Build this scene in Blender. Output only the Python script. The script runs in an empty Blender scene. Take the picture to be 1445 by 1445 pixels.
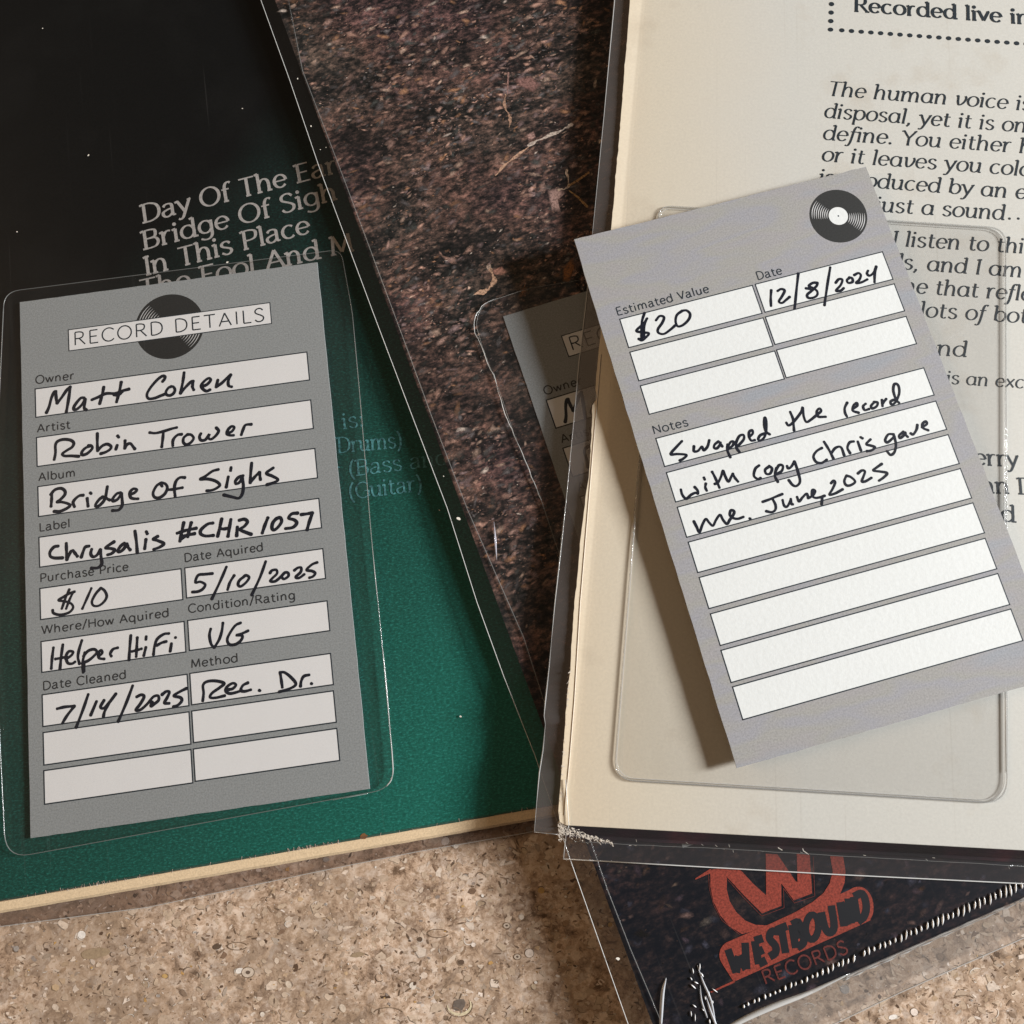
import bpy, math, random
import numpy as np
from mathutils import Vector, Matrix

# ------------------------------------------------------------------ camera, world, lamp, exposure
SC = bpy.context.scene
COL = SC.collection
MM = 0.001
PX = 1445.0                                  # the photograph is 1445 px square
FPX = 1018.0                                 # focal length in those pixels
cam_d = bpy.data.cameras.new('camera'); cam = bpy.data.objects.new('camera', cam_d); COL.objects.link(cam)
cam_d.sensor_width = 36.0; cam_d.lens = 36.0*FPX/PX
cam_d.clip_start = 0.01; cam_d.clip_end = 20
PITCH = math.radians(10.16); ROLLY = math.radians(0.6)
CR = Matrix.Rotation(PITCH, 3, 'X') @ Matrix.Rotation(ROLLY, 3, 'Y')
CD = 0.1733
CL = CR @ Vector((0, 0, CD)) + Vector((0, 0, 4.6*MM))
cam.matrix_world = Matrix.Translation(CL) @ CR.to_4x4()
SC.camera = cam

w = bpy.data.worlds.new('World'); SC.world = w; w.use_nodes = True
bg = w.node_tree.nodes['Background']
bg.inputs[0].default_value = (1.0, 0.74, 0.54, 1); bg.inputs[1].default_value = 0.06

# the window: a tall soft lamp low on the right
L = bpy.data.lights.new('window_light', 'AREA'); Lo = bpy.data.objects.new('window_light', L); COL.objects.link(Lo)
L.shape = 'RECTANGLE'; L.size = 0.30; L.size_y = 0.30
L.energy = 80.0; L.color = (0.97, 0.99, 1.0)
el = math.radians(19.5); az = math.radians(6.0)
tgt = Vector((0.02, 0.0, 0.0))
Lo.location = tgt + 1.6*Vector((math.cos(el)*math.cos(az), math.cos(el)*math.sin(az), math.sin(el)))
Lo.rotation_euler = (Lo.location - tgt).to_track_quat('Z', 'Y').to_euler()

# added warm fill, standing in for ambient room light, high on the left
L2 = bpy.data.lights.new('warm_fill', 'AREA'); L2o = bpy.data.objects.new('warm_fill', L2); COL.objects.link(L2o)
L2.shape = 'DISK'; L2.size = 0.8; L2.energy = 13.5; L2.color = (1.0, 0.70, 0.43)
L2o.location = (-1.72, 0.25, 0.80); L2o.rotation_euler = L2o.location.to_track_quat('Z', 'Y').to_euler()

SC.view_settings.view_transform = 'Standard'; SC.view_settings.look = 'None'
SC.view_settings.exposure = 0.0; SC.view_settings.gamma = 1.0
SC.render.engine = 'CYCLES'
SC.cycles.transparent_max_bounces = 32
SC.cycles.caustics_reflective = False; SC.cycles.caustics_refractive = False

# ------------------------------------------------------------------ frames and placing
def ray(px, py):
    d = Vector(((px - PX/2)/FPX, -(py - PX/2)/FPX, -1.0))
    return (CR @ d).normalized()
def at(px, py, z):
    """World point where the line of sight through a photo point meets height z (mm)."""
    r = ray(px, py); t = (z*MM - CL.z)/r.z
    return CL + r*t
class Frame:
    """A flat local frame (x along p0->p1, z up) lying where a sheet lies."""
    def __init__(s, p0, p1, p2, z0, z1, z2):
        a, b, c = at(*p0, z0), at(*p1, z1), at(*p2, z2)
        s.a, s.b, s.c = a, b, c
        ex = (b-a).normalized(); n = ex.cross(c-a).normalized()
        if n.z < 0: n = -n
        ey = n.cross(ex)
        s.o, s.ex, s.ey, s.n = a, ex, ey, n
        s.M = Matrix(((ex.x, ey.x, n.x, a.x), (ex.y, ey.y, n.y, a.y), (ex.z, ey.z, n.z, a.z), (0, 0, 0, 1)))
    def loc(s, px, py, h=0.0):
        r = ray(px, py); o = s.o + s.n*(h*MM)
        t = (o - CL).dot(s.n)/r.dot(s.n)
        q = CL + r*t - o
        return (q.dot(s.ex)/MM, q.dot(s.ey)/MM)
    def pts(s, P, h=0.0): return [s.loc(x, y, h) for x, y in P]
    def world(s, p): return s.M.inverted() @ p

# ------------------------------------------------------------------ materials
def mat(name, col=(.5, .5, .5), rough=.6, spec=.35):
    m = bpy.data.materials.new(name); m.use_nodes = True
    b = m.node_tree.nodes['Principled BSDF']
    b.inputs['Base Color'].default_value = (*col, 1); b.inputs['Roughness'].default_value = rough
    b.inputs['Specular IOR Level'].default_value = spec
    return m
def nd(m, t, **k):
    n = m.node_tree.nodes.new(t)
    for a, v in k.items(): setattr(n, a, v)
    return n
def lk(m, a, b): m.node_tree.links.new(a, b)
def bsdf(m): return m.node_tree.nodes['Principled BSDF']
def coords(m, sc=(1, 1, 1), rot=(0, 0, 0)):
    t = nd(m, 'ShaderNodeTexCoord'); mp = nd(m, 'ShaderNodeMapping')
    mp.inputs['Scale'].default_value = sc; mp.inputs['Rotation'].default_value = rot
    lk(m, t.outputs['Object'], mp.inputs[0]); return mp.outputs[0]
def noise(m, v, scale, detail=3, rough=.55, out='Fac'):
    n = nd(m, 'ShaderNodeTexNoise'); n.inputs['Scale'].default_value = scale
    n.inputs['Detail'].default_value = detail; n.inputs['Roughness'].default_value = rough
    lk(m, v, n.inputs['Vector']); return n.outputs[out]
def ramp(m, f, stops):
    r = nd(m, 'ShaderNodeValToRGB'); e = r.color_ramp.elements
    while len(e) < len(stops): e.new(.5)
    for i, (p, c) in enumerate(stops):
        e[i].position = p; e[i].color = (*c, 1) if len(c) == 3 else c
    lk(m, f, r.inputs[0]); return r.outputs[0]
def mix(m, f, a, b, mode='MIX'):
    n = nd(m, 'ShaderNodeMix', data_type='RGBA', blend_type=mode)
    for s, x in ((n.inputs[0], f), (n.inputs[6], a), (n.inputs[7], b)):
        if isinstance(x, (int, float)): s.default_value = x
        elif isinstance(x, tuple): s.default_value = (*x, 1) if len(x) == 3 else x
        else: lk(m, x, s)
    return n.outputs[2]
def mth(m, op, a, b=None, clamp=False):
    n = nd(m, 'ShaderNodeMath', operation=op); n.use_clamp = clamp
    for i, x in enumerate((a, b)):
        if x is None: continue
        if isinstance(x, (int, float)): n.inputs[i].default_value = x
        else: lk(m, x, n.inputs[i])
    return n.outputs[0]
def bump(m, f, strength, dist):
    n = nd(m, 'ShaderNodeBump'); n.inputs['Strength'].default_value = strength; n.inputs['Distance'].default_value = dist
    lk(m, f, n.inputs['Height']); lk(m, n.outputs[0], bsdf(m).inputs['Normal']); return n
def paper(name, col, speck=.08, grain=.25, rough=.75, scale=2600, tint=None):
    m = mat(name, col, rough, .25); v = coords(m)
    n = noise(m, v, scale, 2, .7)
    lo = tuple(c*(1-speck*2.2) for c in col); hi = tuple(min(1, c*(1+speck*2.2)) for c in col)
    c = ramp(m, n, [(.3, lo), (.7, hi)])
    n2 = noise(m, v, 70, 4)
    c = mix(m, mth(m, 'MULTIPLY', n2, .16), c, tuple(x*.72 for x in col))
    if tint is not None:
        wv = coords(m, (34, 120, 1), (0, 0, .5)); k = noise(m, wv, 1.0, 2.5, .5)
        t = ramp(m, k, [(.30, (.84, .95, 1.16)), (.42, (1.04, .95, .97)), (.50, (1.05, 1.0, .86)), (.58, (.95, .93, 1.09)), (.68, (1.03, .97, .93))])
        c = mix(m, tint, c, t, 'MULTIPLY')
    lk(m, c, bsdf(m).inputs['Base Color'])
    bump(m, noise(m, v, scale*.55, 3, .6), grain, .00006)
    return m

M = {}
M['ink'] = mat('printed_ink', (.018, .026, .034), .6, .2)
M['pen'] = mat('marker_ink', (.012, .014, .022), .32, .5)
_p = M['pen']; _n = noise(_p, coords(_p), 900, 4, .7)
lk(_p, ramp(_p, _n, [(.38, (.008, .010, .016)), (.62, (.012, .014, .024)), (.76, (.035, .038, .05))]), bsdf(_p).inputs['Base Color'])
M['pen_label'] = mat('label_ink', (.022, .024, .027), .6)
M['card_front'] = paper('grey_card_front', (.285, .298, .30), .085)
M['card_back'] = paper('grey_card_back', (.300, .298, .298), .085, tint=.42)
M['card_white'] = paper('white_field_front', (.78, .77, .765), .012, .2)
M['card_white_back'] = paper('white_field_back', (.675, .69, .68), .014, .55, scale=1300)
M['vinyl_print'] = paper('record_print', (.022, .022, .021), .10)
M['groove_print'] = mat('groove_print', (.55, .55, .55), .6)
M['cream_edge'] = paper('cream_board_edge', (.66, .50, .32), .07, .4)
M['letter_pale'] = paper('pale_lettering', (.36, .34, .325), .10, scale=1500)
M['letter_teal'] = paper('teal_lettering', (.06, .20, .21), .35, scale=1200)
M['red'] = paper('red_print', (.27, .045, .028), .2, scale=2200)
M['dark_red'] = paper('dark_red_print', (.13, .026, .022), .2, scale=2200)
M['fray'] = mat('frayed_paper', (.62, .55, .47), .9)
M['dust'] = mat('dust_speck', (.75, .70, .62), .8)

def film_mat(name, haze, col=(1, 1, 1), rough=.07, tr=.98, body=(.8, .78, .74), bumps=.0, bscale=60):
    m = bpy.data.materials.new(name); m.use_nodes = True; nt = m.node_tree
    nt.nodes.remove(nt.nodes['Principled BSDF']); out = nt.nodes['Material Output']
    t = nd(m, 'ShaderNodeBsdfTransparent'); t.inputs[0].default_value = (tr*col[0], tr*col[1], tr*col[2], 1)
    d = nd(m, 'ShaderNodeBsdfDiffuse'); d.inputs[0].default_value = (*body, 1)
    mx = nd(m, 'ShaderNodeMixShader'); mx.inputs[0].default_value = haze
    if bumps:                                                     # rubbed haze and hairline scratches in the plastic
        sc_ = ramp(m, noise(m, coords(m, (1500, 14, 1), (0, 0, .35)), 1.0, 2), [(.70, (0, 0, 0)), (.80, (1, 1, 1))])
        sm_ = ramp(m, noise(m, coords(m), 38, 4), [(.50, (0, 0, 0)), (.78, (1, 1, 1))])
        ad = mth(m, 'ADD', mth(m, 'MULTIPLY', sc_, .022), mth(m, 'MULTIPLY', sm_, .004))
        lk(m, mth(m, 'ADD', ad, haze, True), mx.inputs[0])
    lk(m, t.outputs[0], mx.inputs[1]); lk(m, d.outputs[0], mx.inputs[2])
    g = nd(m, 'ShaderNodeBsdfGlossy'); g.inputs['Roughness'].default_value = rough
    ge = nd(m, 'ShaderNodeNewGeometry'); dt = nd(m, 'ShaderNodeVectorMath', operation='DOT_PRODUCT')
    lk(m, ge.outputs['Normal'], dt.inputs[0]); lk(m, ge.outputs['Incoming'], dt.inputs[1])
    c = mth(m, 'SUBTRACT', 1.0, mth(m, 'ABSOLUTE', dt.outputs['Value']), True)
    fr = mth(m, 'ADD', .035, mth(m, 'MULTIPLY', mth(m, 'POWER', c, 5.0), .95), True)
    m2 = nd(m, 'ShaderNodeMixShader'); lk(m, fr, m2.inputs[0])
    lk(m, mx.outputs[0], m2.inputs[1]); lk(m, g.outputs[0], m2.inputs[2])
    if bumps:
        v = coords(m); b = nd(m, 'ShaderNodeBump'); b.inputs['Strength'].default_value = bumps; b.inputs['Distance'].default_value = .0004
        lk(m, noise(m, v, bscale, 3), b.inputs['Height']); lk(m, b.outputs[0], g.inputs['Normal']); lk(m, b.outputs[0], dt.inputs[0])
    lk(m, m2.outputs[0], out.inputs[0]); return m
M['film'] = film_mat('clear_film', .001, tr=.985, bumps=.35)
M['flap'] = film_mat('film_flap', .58, tr=.80, body=(.17, .155, .15), bumps=.5)
M['pocket'] = film_mat('pocket_film', .006, tr=.965, body=(.7, .72, .72), bumps=.3)
M['pocket_white'] = film_mat('pocket_film_light', .012, tr=.988, body=(.75, .75, .75), bumps=.3)
M['seam'] = film_mat('film_seam', .38, tr=.8, body=(.80, .79, .77), rough=.12)
M['seam_soft'] = film_mat('film_seam_faint', .13, tr=.8, body=(.7, .7, .68), rough=.15)
M['seam_bright'] = film_mat('film_seam_bright', .50, tr=.9, body=(.9, .9, .88), rough=.1)
M['glint'] = film_mat('film_crinkle_glint', .85, body=(.95, .95, .95), rough=.08)  # milky white body paints glints onto the crinkle ridges

# green to black cover print (a printed gradient over cloth grain)
m = mat('green_cover_print', (.02, .1, .08), .42, .3); M['green'] = m
v = coords(m)
sx = nd(m, 'ShaderNodeSeparateXYZ'); lk(m, v, sx.inputs[0])
g = noise(m, v, 14, 3)
# local y grows up the sleeve (metres); black above, green towards the spine
f = mth(m, 'ADD', mth(m, 'MULTIPLY', sx.outputs[1], -4.6), mth(m, 'MULTIPLY', sx.outputs[0], 3.9))
f = mth(m, 'ADD', f, mth(m, 'MULTIPLY', g, .28)); f = mth(m, 'ADD', f, .50)
base = ramp(m, f, [(.08, (.0035, .0045, .0052)), (.28, (.008, .018, .016)), (.62, (.009, .062, .047)), (1.0, (.011, .125, .092))])
sp = coords(m, (1, 2.2, 1), (0, 0, .17)); fl = noise(m, sp, 1250, 4, .75)
flm = ramp(m, fl, [(.50, (0, 0, 0)), (.72, (1, 1, 1))])
amt = mth(m, 'MULTIPLY', flm, mth(m, 'SUBTRACT', f, .12, True))
base = mix(m, mth(m, 'MULTIPLY', amt, 1.0, True), base, (.04, .30, .25))
dk = noise(m, v, 1500, 2)
base = mix(m, .55, base, ramp(m, dk, [(.3, (.55, .55, .55)), (.7, (1.3, 1.3, 1.3))]), 'MULTIPLY')
lk(m, base, bsdf(m).inputs['Base Color']); bump(m, noise(m, sp, 1100, 2), .25, .00005)

# dark printed photograph of leaf litter
m = mat('litter_print', (.03, .02, .02), .4, .3); M['litter'] = m
v = coords(m, (1, 1.75, 1), (0, 0, .1))
a = noise(m, v, 420, 6, .75); b_ = noise(m, v, 60, 4, .6)
f = mth(m, 'ADD', mth(m, 'MULTIPLY', a, .66), mth(m, 'MULTIPLY', b_, .34))
c = ramp(m, f, [(.40, (.006, .0075, .008)), (.48, (.024, .021, .021)), (.55, (.10, .066, .057)), (.65, (.34, .20, .165))])
tone = ramp(m, noise(m, coords(m), 22, 3), [(.36, (.88, 1.06, 1.0)), (.5, (1.08, .95, .88)), (.64, (1.08, .90, 1.02))])
c = mix(m, .8, c, tone, 'MULTIPLY')
# the print darkens to a navy band along its foot
sx = nd(m, 'ShaderNodeSeparateXYZ'); lk(m, coords(m), sx.inputs[0])
ft = ramp(m, mth(m, 'MULTIPLY', sx.outputs[1], 10.0), [(.30, (1, 1, 1)), (.85, (0, 0, 0))])
c = mix(m, mth(m, 'MULTIPLY', ft, .85), c, (.0045, .0065, .012))
lk(m, c, bsdf(m).inputs['Base Color']); bump(m, noise(m, coords(m), 900, 2), .1, .00004)

m = bpy.data.materials.new('print_flecks'); m.use_nodes = True; M['flecks'] = m
b = bsdf(m); b.inputs['Roughness'].default_value = .45; b.inputs['Specular IOR Level'].default_value = .3
at_ = nd(m, 'ShaderNodeAttribute', attribute_name='Col'); nz = noise(m, coords(m), 1800, 3, .7)
lk(m, mix(m, .6, at_.outputs[0], ramp(m, nz, [(.3, (.35, .35, .35)), (.7, (1.4, 1.4, 1.4))]), 'MULTIPLY'), b.inputs['Base Color'])
tr_ = nd(m, 'ShaderNodeBsdfTransparent'); mx_ = nd(m, 'ShaderNodeMixShader')
nz2 = noise(m, coords(m), 1500, 3, .7)
al = mth(m, 'MULTIPLY', at_.outputs['Alpha'], ramp(m, nz2, [(.32, (.25, .25, .25)), (.55, (1, 1, 1))]))
lk(m, al, mx_.inputs[0]); lk(m, tr_.outputs[0], mx_.inputs[1]); lk(m, b.outputs[0], mx_.inputs[2]); lk(m, mx_.outputs[0], m.node_tree.nodes['Material Output'].inputs[0])

# off-white cover, yellowed towards its spine edge
m = mat('white_cover_print', (.7, .68, .62), .5, .3); M['white_cover'] = m
v = coords(m); sx = nd(m, 'ShaderNodeSeparateXYZ'); lk(m, v, sx.inputs[0])
e = mth(m, 'ADD', mth(m, 'MULTIPLY', sx.outputs[0], 17.0), mth(m, 'MULTIPLY', noise(m, v, 25, 3), .25))
c = ramp(m, e, [(.10, (.73, .61, .45)), (.40, (.69, .62, .50)), (.85, (.65, .62, .555)), (1.0, (.635, .62, .57))])
c = mix(m, mth(m, 'MULTIPLY', ramp(m, noise(m, v, 40, 5, .6), [(.56, (0, 0, 0)), (.75, (1, 1, 1))]), .5), c, (.47, .39, .29))
c = mix(m, .35, c, ramp(m, noise(m, v, 1600, 2), [(.3, (.86, .86, .86)), (.7, (1.1, 1.1, 1.1))]), 'MULTIPLY')
st = noise(m, coords(m, (900, 9, 1), (0, 0, .03)), 1.0, 2)
c = mix(m, mth(m, 'MULTIPLY', ramp(m, st, [(.66, (0, 0, 0)), (.78, (1, 1, 1))]), .30), c, (.38, .34, .28))
lk(m, c, bsdf(m).inputs['Base Color']); bump(m, noise(m, v, 700, 3), .12, .00006)

# shell limestone worktop
m = mat('shell_stone', (.5, .4, .3), .28, .4); M['stone'] = m
v0 = coords(m); wv = noise(m, v0, 220, 3, out='Color')
v = mix(m, .0028, v0, wv, 'ADD')
a = noise(m, v, 330, 7, .78); b2 = noise(m, v0, 28, 4)
c = ramp(m, a, [(.34, (.12, .075, .048)), (.43, (.33, .225, .155)), (.50, (.48, .345, .25)), (.60, (.66, .53, .43))])
c = mix(m, mth(m, 'MULTIPLY', ramp(m, b2, [(.4, (0, 0, 0)), (.62, (1, 1, 1))]), .62), c, (.30, .215, .15))
vo = nd(m, 'ShaderNodeTexVoronoi', feature='DISTANCE_TO_EDGE'); vo.inputs['Scale'].default_value = 520; lk(m, v, vo.inputs['Vector'])
ed = ramp(m, vo.outputs['Distance'], [(.0, (1, 1, 1)), (.07, (0, 0, 0))])
gate = ramp(m, noise(m, v0, 260, 3), [(.50, (0, 0, 0)), (.60, (1, 1, 1))])
c = mix(m, mth(m, 'MULTIPLY', mth(m, 'MULTIPLY', ed, gate), .45), c, (.16, .10, .065))
vc = nd(m, 'ShaderNodeTexVoronoi'); vc.inputs['Scale'].default_value = 430; lk(m, v, vc.inputs['Vector'])
hs = ramp(m, vc.outputs['Color'], [(.2, (.72, .72, .74)), (.5, (1, .98, .95)), (.85, (1.25, 1.22, 1.18))])
c = mix(m, .55, c, hs, 'MULTIPLY')
lk(m, c, bsdf(m).inputs['Base Color']); bump(m, a, .15, .0001)
m = bpy.data.materials.new('shell_fragments'); m.use_nodes = True; M['shells'] = m
b = bsdf(m); b.inputs['Roughness'].default_value = .28; b.inputs['Specular IOR Level'].default_value = .4
at_ = nd(m, 'ShaderNodeAttribute', attribute_name='Col'); nz = noise(m, coords(m), 1400, 3, .7)
lk(m, mix(m, .55, at_.outputs[0], ramp(m, nz, [(.3, (.62, .60, .58)), (.7, (1.25, 1.25, 1.25))]), 'MULTIPLY'), b.inputs['Base Color'])

# ------------------------------------------------------------------ mesh collecting
def spline(P, n=7):
    """Catmull-Rom through 2-D points."""
    P = [np.array(p, float) for p in P]
    if len(P) < 3: return [P[0] + (P[-1]-P[0])*t for t in (0, .5, 1)]
    Q = [2*P[0]-P[1]] + P + [2*P[-1]-P[-2]]; out = []
    for i in range(1, len(Q)-2):
        p0, p1, p2, p3 = Q[i-1:i+3]
        for k in range(n):
            t = k/n
            out.append(.5*((2*p1) + (p2-p0)*t + (2*p0-5*p1+4*p2-p3)*t*t + (3*p1-p0-3*p2+p3)*t**3))
    out.append(P[-1]); return out
class MB:
    def __init__(s): s.v = []; s.f = []; s.c = []; s.k = 0
    def face(s, P, z, col=None):
        b = len(s.v); s.v += [(x, y, z) for x, y in P]; s.f.append(tuple(range(b, b+len(P)))); s.c.append(col)
    def stroke(s, P, wf, z, cap=True, rng=None):
        """A ribbon along 2-D points. wf: width, or a function of (direction, t)."""
        P = [np.array(p, float) for p in P]
        Q = [P[0]]
        for p in P[1:]:
            if np.linalg.norm(p-Q[-1]) > 1e-4: Q.append(p)
        P = Q; n = len(P)
        if n < 2: return
        s.k = (s.k+1) % 40; z = z + s.k*.0004
        b = len(s.v); T = []
        for i in range(n):
            d = P[min(i+1, n-1)] - P[max(i-1, 0)]; d = d/ (np.linalg.norm(d)+1e-9); T.append(d)
        W = [(wf(T[i], i/(n-1)) if callable(wf) else wf) for i in range(n)]
        if cap:                                                       # rounded ends
            d0, d1 = T[0], T[-1]; w0, w1 = W[0], W[-1]
            P = [P[0]-d0*w0*.38, P[0]-d0*w0*.2] + P + [P[-1]+d1*w1*.2, P[-1]+d1*w1*.38]
            T = [d0, d0] + T + [d1, d1]; W = [w0*.42, w0*.82] + W + [w1*.82, w1*.42]; n = len(P)
        for i in range(n):
            nn = np.array((-T[i][1], T[i][0])); h = W[i]/2; zz = z + i*.00006
            a, c = P[i]+nn*h, P[i]-nn*h
            s.v += [(a[0], a[1], zz), (c[0], c[1], zz)]
        for i in range(n-1): s.f.append((b+2*i, b+2*i+1, b+2*i+3, b+2*i+2)); s.c.append(None)
    def strip(s, A_, B_):
        """Sheet between two equally long rows of 3-D points."""
        b = len(s.v); n = len(A_); s.v += [tuple(p) for p in A_] + [tuple(p) for p in B_]
        for i in range(n-1): s.f.append((b+i, b+n+i, b+n+i+1, b+i+1)); s.c.append(None)
    def disc(s, x, y, rx, z, n=40, ry=None, col=None):
        s.face([(x+rx*math.cos(2*math.pi*i/n), y+(ry or rx)*math.sin(2*math.pi*i/n)) for i in range(n)], z, col)
    def slab(s, P, z0, z1):
        """Closed prism from an outline."""
        n = len(P); b = len(s.v)
        s.v += [(x, y, z1) for x, y in P] + [(x, y, z0) for x, y in P]
        s.f.append(tuple(range(b, b+n))); s.f.append(tuple(range(b+2*n-1, b+n-1, -1)))
        for i in range(n): s.f.append((b+i, b+n+i, b+n+(i+1) % n, b+(i+1) % n))
        s.c += [None]*(n+2)
    def tube(s, P, r, n=6, rfun=None):
        """Round bead along 3-D points (mm)."""
        P = [Vector(p) for p in P]; b = len(s.v); N = len(P)
        for i, p in enumerate(P):
            d = (P[min(i+1, N-1)]-P[max(i-1, 0)]).normalized(); u = d.cross(Vector((0, 0, 1))).normalized(); w_ = u.cross(d)
            rr = r*(rfun(i/(N-1)) if rfun else 1)
            for k in range(n):
                a = 2*math.pi*k/n; q = p + u*rr*math.cos(a) + w_*rr*math.sin(a); s.v.append(tuple(q))
        for i in range(N-1):
            for k in range(n): s.f.append((b+i*n+k, b+i*n+(k+1) % n, b+(i+1)*n+(k+1) % n, b+(i+1)*n+k)); s.c.append(None)
        s.f.append(tuple(b+k for k in range(n))[::-1]); s.f.append(tuple(b+(N-1)*n+k for k in range(n))); s.c += [None, None]
    def soft(s, P, z, col, alpha=1.0, core=.5):
        """Printed blotch whose ink thins out towards its rim."""
        n = len(P); cx = sum(p[0] for p in P)/n; cy = sum(p[1] for p in P)/n; b = len(s.v)
        s.v += [(x, y, z) for x, y in P] + [(cx+(x-cx)*core, cy+(y-cy)*core, z) for x, y in P]
        for i in range(n):
            j = (i+1) % n; s.f.append((b+i, b+j, b+n+j, b+n+i)); s.c.append((col, (0, 0, alpha, alpha)))
        s.f.append(tuple(range(b+n, b+2*n))); s.c.append((col, (alpha,)*n))
    def build(s, name, mt, parent=None, smooth=False):
        me = bpy.data.meshes.new(name)
        me.from_pydata([(x*MM, y*MM, z*MM) for x, y, z in s.v], [], s.f); me.materials.append(mt)
        if any(c is not None for c in s.c):
            ca = me.color_attributes.new('Col', 'FLOAT_COLOR', 'CORNER'); buf = []
            for f_, c in zip(s.f, s.c):
                if c is not None and isinstance(c[0], tuple):
                    for a_ in c[1]: buf += [*c[0], a_]
                else: buf += [*(c or (.5, .5, .5)), 1.0]*len(f_)
            ca.data.foreach_set('color', buf)
        if smooth: me.polygons.foreach_set('use_smooth', [True]*len(me.polygons))
        o = bpy.data.objects.new(name, me); COL.objects.link(o)
        if parent is not None: o.parent = parent
        return o
def tag(o, label=None, cat=None, group=None, kind=None):
    for k, v_ in (('label', label), ('category', cat), ('group', group), ('kind', kind)):
        if v_: o[k] = v_
    return o
def empty(name, F, label, cat, group=None):
    o = bpy.data.objects.new(name, None); o.empty_display_size = .01; COL.objects.link(o); o.matrix_world = F.M
    return tag(o, label, cat, group)

# ------------------------------------------------------------------ lettering: one skeleton alphabet, drawn serif, italic or sans
def A(cx, cy, rx, ry, a0, a1, n=18):
    return [(cx+rx*math.cos(math.radians(a0+(a1-a0)*i/n)), cy+ry*math.sin(math.radians(a0+(a1-a0)*i/n))) for i in range(n+1)]
def S(*p): return spline(p, 5)
def Ln(*p):
    return [p[0]] + [((p[i][0]*(1-t)+p[i+1][0]*t), (p[i][1]*(1-t)+p[i+1][1]*t)) for i in range(len(p)-1) for t in (.5, 1)]
X = 10; C = 14.6; H = 15.4
ARCH = lambda x, w_=7.3: S((x, 6.2), (x+1.6, 9.0), (x+4, 10.2), (x+w_-1, 9.0), (x+w_, 6.3), (x+w_, 3), (x+w_, 0))
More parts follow.
